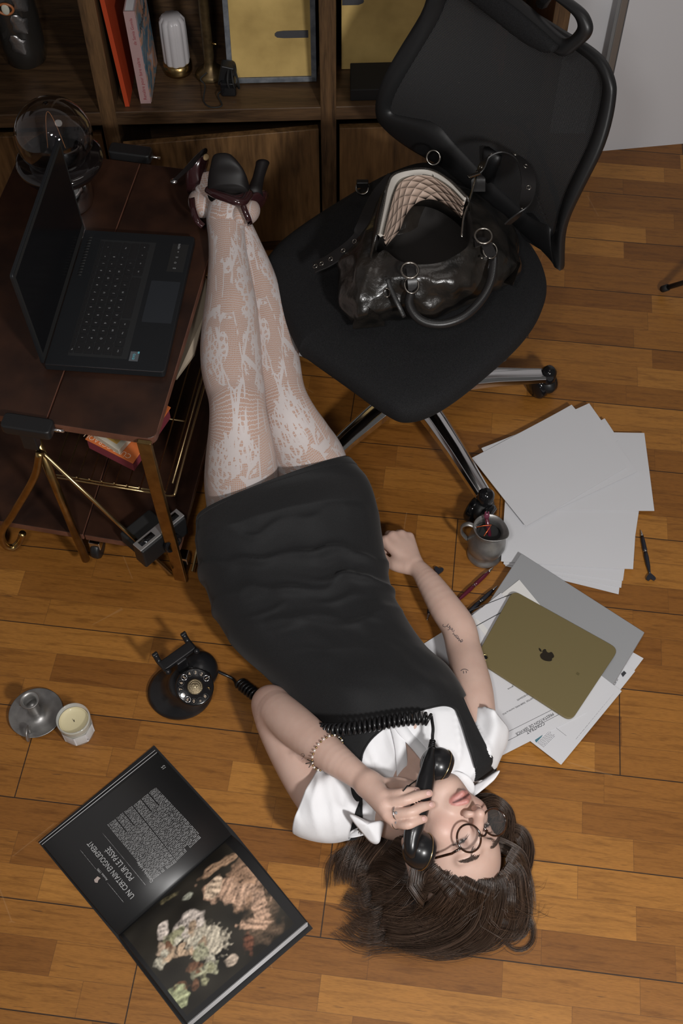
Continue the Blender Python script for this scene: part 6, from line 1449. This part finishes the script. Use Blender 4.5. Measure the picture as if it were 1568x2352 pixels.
# printing on the black page
_pb = BVHTree.FromPolygons([Vector(v) for v in Vp], Fp)
def on_page(u, v):
    h = _pb.ray_cast(Vector(CP), Vector(ray(u, v)).normalized()); return np.array(h[0]) if h[0] is not None else W(u, v, .017)
wr = M('white_print', (.42, .42, .42), .5)
rd = nrm(on_page(204, 1938) - on_page(305, 2056)); upd = np.cross(A(0, 0, 1), rd)
def page_drop(mb, lift=.0005):
    for i, v in enumerate(mb.V):
        h = _pb.ray_cast(Vector((v[0], v[1], .5)), Vector((0, 0, -1)))
        if h[0] is not None: mb.V[i] = (v[0], v[1], h[0].z + lift)
    return mb
def ptxt(name, body, a, b, mat=wr, hscale=1.):
    """line of text whose baseline runs from a to b"""
    p0, p1 = on_page(*a), on_page(*b); X = nrm(p1 - p0); Y = np.cross(uz, X); V_, F_ = text_vf(body, .01, A(0, 0, 0), A(1, 0, 0), A(0, 1, 0)); V_ = np.array(V_); L = V_[:, 0].max(); s_ = np.linalg.norm(p1 - p0) / L
    page_drop(MB().add([p0 + X * v[0] * s_ + Y * v[1] * s_ * hscale + uz * .0006 for v in V_], F_)).build(name, mat, bk_, smooth=False)
ptxt('heading_text', 'UN CERTAIN ENGOUEMENT', (310, 2058), (209, 1931), hscale=1.35)
ptxt('heading_text', 'POUR LE PASSÉ', (309, 2016), (252, 1944), hscale=1.35)
ptxt('small_heading', 'Années 1990', (248, 2020), (226, 1994), hscale=1.1)
ptxt('page_number', '15', (382, 1764), (377, 1757), hscale=1.3)
for a, b in (((284, 2073), (247, 2028)), ((220, 1996), (184, 1952)), ((334, 2033), (234, 1912))): page_drop(MB().tube([on_page(*a) * (1 - _t) + on_page(*b) * _t for _t in np.linspace(0, 1, 16)], .0004, 4)).build('rule_line', wr, bk_)
MB().prism([on_page(u, v) + uz * .0004 for u, v in ((218, 2027), (216, 2021), (224, 2013), (231, 2017), (226, 2022), (224, 2028))], uz * .0003).build('small_figure', M('pale_figure', (.4, .33, .3), .5), bk_, smooth=False)
# columns of small text: rows of word-length dashes
for col_ in (((350, 2022), (246, 1895), (303, 1851), (406, 1980)), ((406, 1978), (306, 1850), (358, 1808), (464, 1922))):
    q = [on_page(*p) for p in col_]; nl = 25; mb = MB(); r_ = np.random.RandomState(4)
    for k in range(nl):
        f = (k + .5) / nl; a, b = q[0] * (1 - f) + q[3] * f, q[1] * (1 - f) + q[2] * f; L = np.linalg.norm(b - a); X = nrm(b - a); Y = np.cross(uz, X); x = .0 if r_.rand() > .12 else .008
        if k in (8, 16): L *= .75
        while x < L:
            w_ = min(r_.uniform(.002, .0075), L - x)
            m_n = max(1, int(w_ / .0014))
            for g_ in range(m_n):
                p = a + X * (x + (g_ + .5) * w_ / m_n) + uz * .0006; h_ = .00055 * (1.5 if r_.rand() < .25 else 1); mb.add([p + X * sx_ * .00045 + Y * sy_ * h_ for sx_, sy_ in ((-1, -1), (1, -1), (1, 1), (-1, 1))], [(0, 1, 2, 3)])
            x += w_ + .0012
    page_drop(mb).build('text_column', wr, bk_, smooth=False)
ptxt('caption_text', 'Destinés à céder', (352, 2024), (318, 1978), hscale=1.2)

# ================================================================= papers
def sheet(label, px, z, mat=paper_white, th=.0009, name='paper_sheet', cat='paper', group='loose white sheets', curl=.001, n=10, seed=0):
    q = [W(u, v, z) for u, v in px]; V = []
    for i in range(n + 1):
        for j in range(n + 1):
            f, g = i / n, j / n; p = (q[0] * (1 - f) + q[1] * f) * (1 - g) + (q[3] * (1 - f) + q[2] * f) * g
            p = p + uz * (curl * 1.3 * (abs(f - .5) * 2) ** 4 * (.5 + .5 * math.sin(seed + g * 3)) + .0005 * mnoise.noise(Vector((p[0] * 12, p[1] * 12, seed)))); p[2] = max(p[2], .0006); V.append(p)
    F_ = [(i * (n + 1) + j, (i + 1) * (n + 1) + j, (i + 1) * (n + 1) + j + 1, i * (n + 1) + j + 1) for i in range(n) for j in range(n)]
    o = obj(name, V, F_, mat, None, solid=th); _es = o.modifiers.new('split', 'EDGE_SPLIT'); _es.split_angle = math.radians(40); tag(o, label, cat, group); ORG[o.name] = np.array(o.location); return o
sheet('bottommost white sheet of the upper pile, its corner nearest the grey folder', [(1168, 1180), (1440, 1200), (1420, 1365), (1160, 1300)], .002, seed=1)
sheet('white sheet of the upper pile just above the bottommost one', [(1165, 1176), (1445, 1195), (1426, 1350), (1158, 1297)], .004, seed=2)
sheet('white sheet third from the bottom of the upper pile', [(1162, 1172), (1450, 1190), (1430, 1334), (1156, 1296)], .006, seed=3)
sheet('white sheet of the upper pile with right edge beside the heart pen', [(1165, 1150), (1468, 1165), (1458, 1232), (1165, 1200)], .008, seed=4)
sheet('broad white sheet behind the pewter jug, fanned over the lower sheets', [(1160, 1140), (1462, 1172), (1453, 1308), (1150, 1290)], .010, seed=5)
sheet('white sheet at far right of the upper pile with a nipped corner', [(1262, 990), (1479, 995), (1502, 1174), (1240, 1170)], .013, seed=6)
sheet('white sheet mostly hidden, one corner peeping out behind the top sheets', [(1150, 1080), (1388, 962), (1420, 1010), (1200, 1160)], .016, seed=7)
sheet('large white sheet directly under the topmost sheet of the upper pile', [(1105, 1031), (1352, 928), (1463, 1083), (1207, 1203)], .019, seed=8, curl=.002)
sheet('topmost white sheet of the upper pile, its left corner near the chair leg', [(1083, 1053), (1312, 931), (1438, 1073), (1207, 1209)], .022, seed=9, curl=.002)
sheet('printed sheet sticking out left of the bare elbow', [(968, 1482), (1105, 1395), (1190, 1540), (1065, 1650)], .002, name='printed_sheet', group='printed documents', seed=10)
d1 = sheet('printed certificate page at the right of the lower pile', [(1300, 1590), (1438, 1490), (1477, 1513), (1372, 1650)], .003, name='printed_sheet', group='printed documents', seed=11)
d1b = sheet('printed page just left of the certificate page, beside the tablet', [(1270, 1600), (1400, 1500), (1458, 1542), (1340, 1690)], .006, name='printed_sheet', group='printed documents', seed=16)
d2 = sheet('invoice page with blue box at the lowest corner of the papers', [(1165, 1662), (1288, 1757), (1427, 1588), (1300, 1490)], .0275, name='printed_sheet', group='printed documents', seed=12)
grey_m = M('grey_card', (.33, .335, .345), .45, .2, bump=(800, .1, .0003))
fo = [W(u, v, .026) - uz * .018 for u, v in ((1196, 1270), (1480, 1452), (1362, 1648), (1085, 1440))]
tag(MB().prism(fo[::-1] if np.cross(fo[1] - fo[0], fo[2] - fo[1])[2] < 0 else fo, uz * .018).build('grey_folder', grey_m, smooth=False, bevel=.0015), 'large grey folder under the tablet on top of the lower papers', 'folder')
sheet('cream-white sheet on the grey folder with its corner above the tablet', [(1080, 1420), (1192, 1332), (1305, 1470), (1185, 1545)], .0270, M('paper_warm', (.66, .65, .63), .75), name='printed_sheet', group='printed documents', seed=13, curl=.001)
d4 = sheet('white sheet with two dark ruled lines between elbow and tablet', [(1050, 1440), (1150, 1362), (1262, 1490), (1160, 1540)], .0278, name='printed_sheet', group='printed documents', seed=14, curl=.0005)
MB().tube([W(1072, 1405, .0288), W(1176, 1364, .0288)], .0008, 5).build('ruled_line', ink, d4); MB().tube([W(1088, 1441, .0288), W(1168, 1397, .0288)], .0008, 5).build('ruled_line', ink, d4)
d3 = sheet('contract page headed CONTRAT PRESTATION DE SERVICE beside the shirt sleeve', [(1030, 1560), (1240, 1450), (1346, 1637), (1147, 1738)], .0285, name='printed_sheet', group='printed documents', seed=15, curl=.0005)
# give the contract its backing leaves
rdx = nrm(W(1182, 1680, .023) - W(1265, 1632, .023)); rdy = np.cross(uz, rdx)
Pz = lambda u, v: W(u, v, .0294)
bold = M('ink_bold', (.035, .035, .04), .7); 
bx = nrm(Pz(1184, 1681) - Pz(1272, 1632)); by = np.cross(uz, bx)
text('contract_heading', [('CONTRAT', .0088, Pz(1248, 1658), bx, by, 'LEFT'), ('PRESTATION DE SERVICE', .0078, Pz(1269, 1637), bx, by, 'LEFT')], bold, d3)
text('contract_text', [('rue d\'ARTOIS  75008 PARIS, inscrite au RCS', .0044, Pz(1232, 1597), bx, by), ('FR63 82530A475', .0044, Pz(1216, 1591), bx, by), ('la gérante', .0044, Pz(1182, 1573), bx, by)], ink, d3)
MB().tube([Pz(1293, 1636), Pz(1163, 1703)], .0003, 4).build('ruled_line', ink, d3); MB().tube([Pz(1278, 1625), Pz(1158, 1685)], .0003, 4).build('ruled_line', ink, d3)
Pi = lambda u, v: W(u, v, .0284)
ix = nrm(Pi(1268, 1684) - Pi(1243, 1712)); iy = np.cross(uz, ix)
MB().prism([Pi(u, v) for u, v in ((1228, 1700), (1246, 1688), (1243, 1693), (1231, 1706))], uz * .0003).build('blue_box', M('teal_print', (.06, .16, .2), .6), d2, smooth=False)
mb = MB(); r_ = np.random.RandomState(8)
for k in range(6):
    a, b = np.array((1234 + k * 2.6, 1707 + k * 1.9)), np.array((1262 + k * 2.6, 1679 + k * 2.)); x = 0
    while x < .95: w_ = r_.uniform(.05, .16); mb.tube([Pi(*(a + (b - a) * x)), Pi(*(a + (b - a) * min(x + w_, 1)))], .00035, 4); x += w_ + .04
mb.build('small_print', M('grey_print', (.2, .2, .22)), d2)
mb = MB()
for a, b in (((1322, 1698), (1408, 1594)), ((1328, 1700), (1352, 1669))):
    a, b = np.array(a, float), np.array(b, float); x = 0
    while x < .97: w_ = r_.uniform(.02, .07); mb.tube([Pi(*(a + (b - a) * x)), Pi(*(a + (b - a) * min(x + w_, 1)))], .0003, 4); x += w_ + .015
mb.build('footer_print', MATS['grey_print'], d2); MB().tube([Pi(1277, 1672), Pi(1300, 1690)], .00025, 4).build('ruled_line', ink, d2)
Pc = lambda u, v: W(u, v, .0082)
MB().prism([Pc(u, v) for u, v in ((1426, 1548), (1433, 1541), (1438, 1546), (1430, 1555))], uz * .0003).build('stamp', bold, d1b, smooth=False)
text('page_print', [('Certif', .007, Pc(1411, 1575), nrm(Pc(1420, 1560) - Pc(1411, 1575)), np.cross(uz, nrm(Pc(1420, 1560) - Pc(1411, 1575))))], bold, d1b)
# tablet
TZ = .0385; tp = [W(u, v, TZ) for u, v in ((1178, 1355), (1421, 1490), (1311, 1656), (1090, 1513))]; tp = tp[::-1] if np.cross(tp[1] - tp[0], tp[2] - tp[1])[2] < 0 else tp
olive = M('tablet_yellow', (.20, .16, .072), .38, .35, bump=(1500, .12, .0002)); t = thing('tablet', 'olive-yellow tablet lying face down on the grey folder', 'tablet', sum(tp) / 4 - uz * .007)
MB().prism([p - uz * .007 for p in rounded(tp, .018, 10)], uz * .007).build('body', olive, t, smooth=False, bevel=.0012, segs=3)
tx = nrm(W(1421, 1490, TZ) - W(1178, 1355, TZ)); ty = np.cross(uz, tx); Lc = W(1253, 1504, TZ + .0002); s_ = .0185
# logo (upright direction towards the upper left of the tablet's long side)
ly = nrm(W(1243, 1490, TZ) - W(1258, 1512, TZ)) ; ly = -tx; lxx = np.cross(ly, uz)
apple = spline([(0, .42), (.18, .52), (.42, .50), (.58, .34), (.40, .10), (.40, -.14), (.64, -.36), (.46, -.72), (.24, -.86), (0, -.78), (-.24, -.86), (-.48, -.68), (-.68, -.22), (-.66, .20), (-.42, .48), (-.18, .50), (0, .42)], 4)[:-1]
lg_m = M('logo_dark', (.035, .028, .02), .25, .5)
MB().prism([Lc + lxx * a * s_ + ly * b * s_ for a, b in apple], uz * .0003).build('logo', lg_m, t, smooth=False)
MB().prism([Lc + lxx * a * s_ + ly * b * s_ for a, b in spline([(.02, .54), (.04, .76), (.16, .94), (.32, 1.0), (.30, .80), (.18, .62), (.02, .54)], 4)[:-1]], uz * .0003).build('logo', lg_m, t, smooth=False)
cmr = W(1113, 1510, TZ + .0003); MB().lathe([(.001, 0), (.0062, 0), (.0066, .0012), (.0054, .0016), (.0052, .0006), (.001, .0006)], cmr, n=36, caps=False).build('camera_ring', M('camera_gold', (.4, .32, .14), .3, .9), t)
MB().ell(cmr + uz * .0006, (.005, .005, .0008)).build('camera_lens', black_gloss, t)
MB().prism([W(u, v, TZ + .0001) for u, v in ((1322, 1548), (1325, 1543), (1331, 1547), (1328, 1552))], uz * .0002).build('small_marks', M('mark_olive', (.1, .08, .03), .5), t, smooth=False)
# ================================================================= pens
def pen(label, tip, end, z0, z1, mat, heart):
    a, b = W(*tip, z0), W(*end, z1); L = np.linalg.norm(b - a); d = (b - a) / L; t = thing('ballpoint_pen', label, 'pen', a, 'ballpoint pens scattered on the floor')
    MB().lathe([(.0006, 0), (.0012, .003), (.0028, .012), (.0034, .016)], a, axis=d, n=20).build('tip', chrome, t)
    MB().lathe([(.0034, .016), (.0045, .03), (.0048, L * .45), (.0042, L * .5)], a, axis=d, n=24).build('grip', mat, t)
    MB().lathe([(.0044, L * .5), (.0044, L * .515)], a, axis=d, n=24).build('centre_band', chrome, t)
    MB().lathe([(.0043, L * .515), (.005, L * .62), (.0042, L * .82), (.0024, L * .95), (.0022, L)], a, axis=d, n=24).build('barrel', mat, t)
    if heart:
        s_ = nrm(np.cross(d, uz)); n_ = np.cross(s_, d); h = spline([(0, -1.0), (.75, -.1), (.95, .45), (.55, .8), (.1, .5), (0, .38), (-.1, .5), (-.55, .8), (-.95, .45), (-.75, -.1), (0, -1.)], 4)[:-1]
        MB().prism([b + d * .008 + s_ * x * .0105 + d * y * .0105 - n_ * .002 for x, y in h][::-1], n_ * .004).build('heart_topper', mat, t, bevel=.001)
    return t
navy = M('navy_pen', (.018, .019, .026), .35); plum = M('plum_pen', (.085, .010, .022), .2, coat=.5)
pen('dark pen with heart topper at far right beside the white sheets', (1471, 1217), (1492, 1318), .005, .006, navy, True)
pen('dark red glossy pen lying between forearm and pewter jug', (1133, 1303), (1045, 1385), .010, .008, plum, False)
pen('black pen half under the forearm, below the dark red pen', (1143, 1345), (1062, 1418), .008, .006, navy, False)
pen('dark pen passing under the forearm with heart topper near the wrist', (980, 1425), (1005, 1318), .004, .006, navy, True)
# ================================================================= pewter jug
c = W(1112, 1272, 0); t = thing('pewter_jug', 'small pewter jug holding a plum pen, standing on the floor by the white sheets', 'jug', c); JB = c
prof = [(.030, 0), (.037, .0), (.038, .004), (.036, .008), (.033, .012), (.031, .016), (.037, .028), (.0405, .042), (.0395, .056), (.034, .070), (.028, .080), (.0265, .088), (.0285, .096), (.0335, .104)]
R = []; n_ = 64
jd = nrm(A(.85, -.55, 0))
for r, h in prof + [(.0318, .1035), (.0268, .096), (.0248, .088), (.026, .080), (.030, .070), (.030, .03), (.001, .028)]:
    R.append([JB + A(r * math.cos(q), r * math.sin(q), h) + jd * (max(0, (h - .085)) * .55) * max(0, math.cos(q - math.atan2(jd[1], jd[0]))) ** 4 * (1 if r > .02 else 0) for q in np.linspace(0, 2 * math.pi, n_, endpoint=False)])
MB().loft(R, True, False).build('body', pew, t)
hx_ = nrm(A(-.95, .2, 0)); MB().tube(spline([JB + hx_ * .026 + uz * .096, JB + hx_ * .044 + uz * .102, JB + hx_ * .056 + uz * .09, JB + hx_ * .055 + uz * .068, JB + hx_ * .046 + uz * .052, JB + hx_ * .040 + uz * .046], 6), .0055, 10, flat=.55).build('handle', pew, t)
MB().lathe([(.001, .074), (.0262, .075)], JB, n=40, caps=False).build('inside_shade', black_matt, t)  # black disc standing in for the shade inside the jug
pj = thing('plum_pen', 'plum pen with cat-shaped topper standing in the pewter jug', 'pen', JB + A(0, 0, .03))
MB().tube([JB + A(.012, -.01, .032), JB + A(-.006, .012, .118)], .0042, 12).build('barrel', plum, pj)
MB().ell(JB + A(-.007, .014, .125), (.0065, .005, .009)).ell(JB + A(-.010, .016, .134), (.002, .002, .004)).ell(JB + A(-.004, .016, .134), (.002, .002, .004)).build('topper', M('plum_light', (.14, .03, .06), .3, coat=.5), pj)
oc = tag(MB().tube([JB + A(-.026, .002, .101), JB + A(-.012, .001, .108), JB + A(.004, .004, .106), JB + A(-.004, -.008, .104), JB + A(-.012, -.018, .098)], .0011, 8).build('copper_clip', M('copper_orange', (.8, .16, .05), .3, .7)), 'bent orange copper wire clip in the mouth of the pewter jug', 'clip')
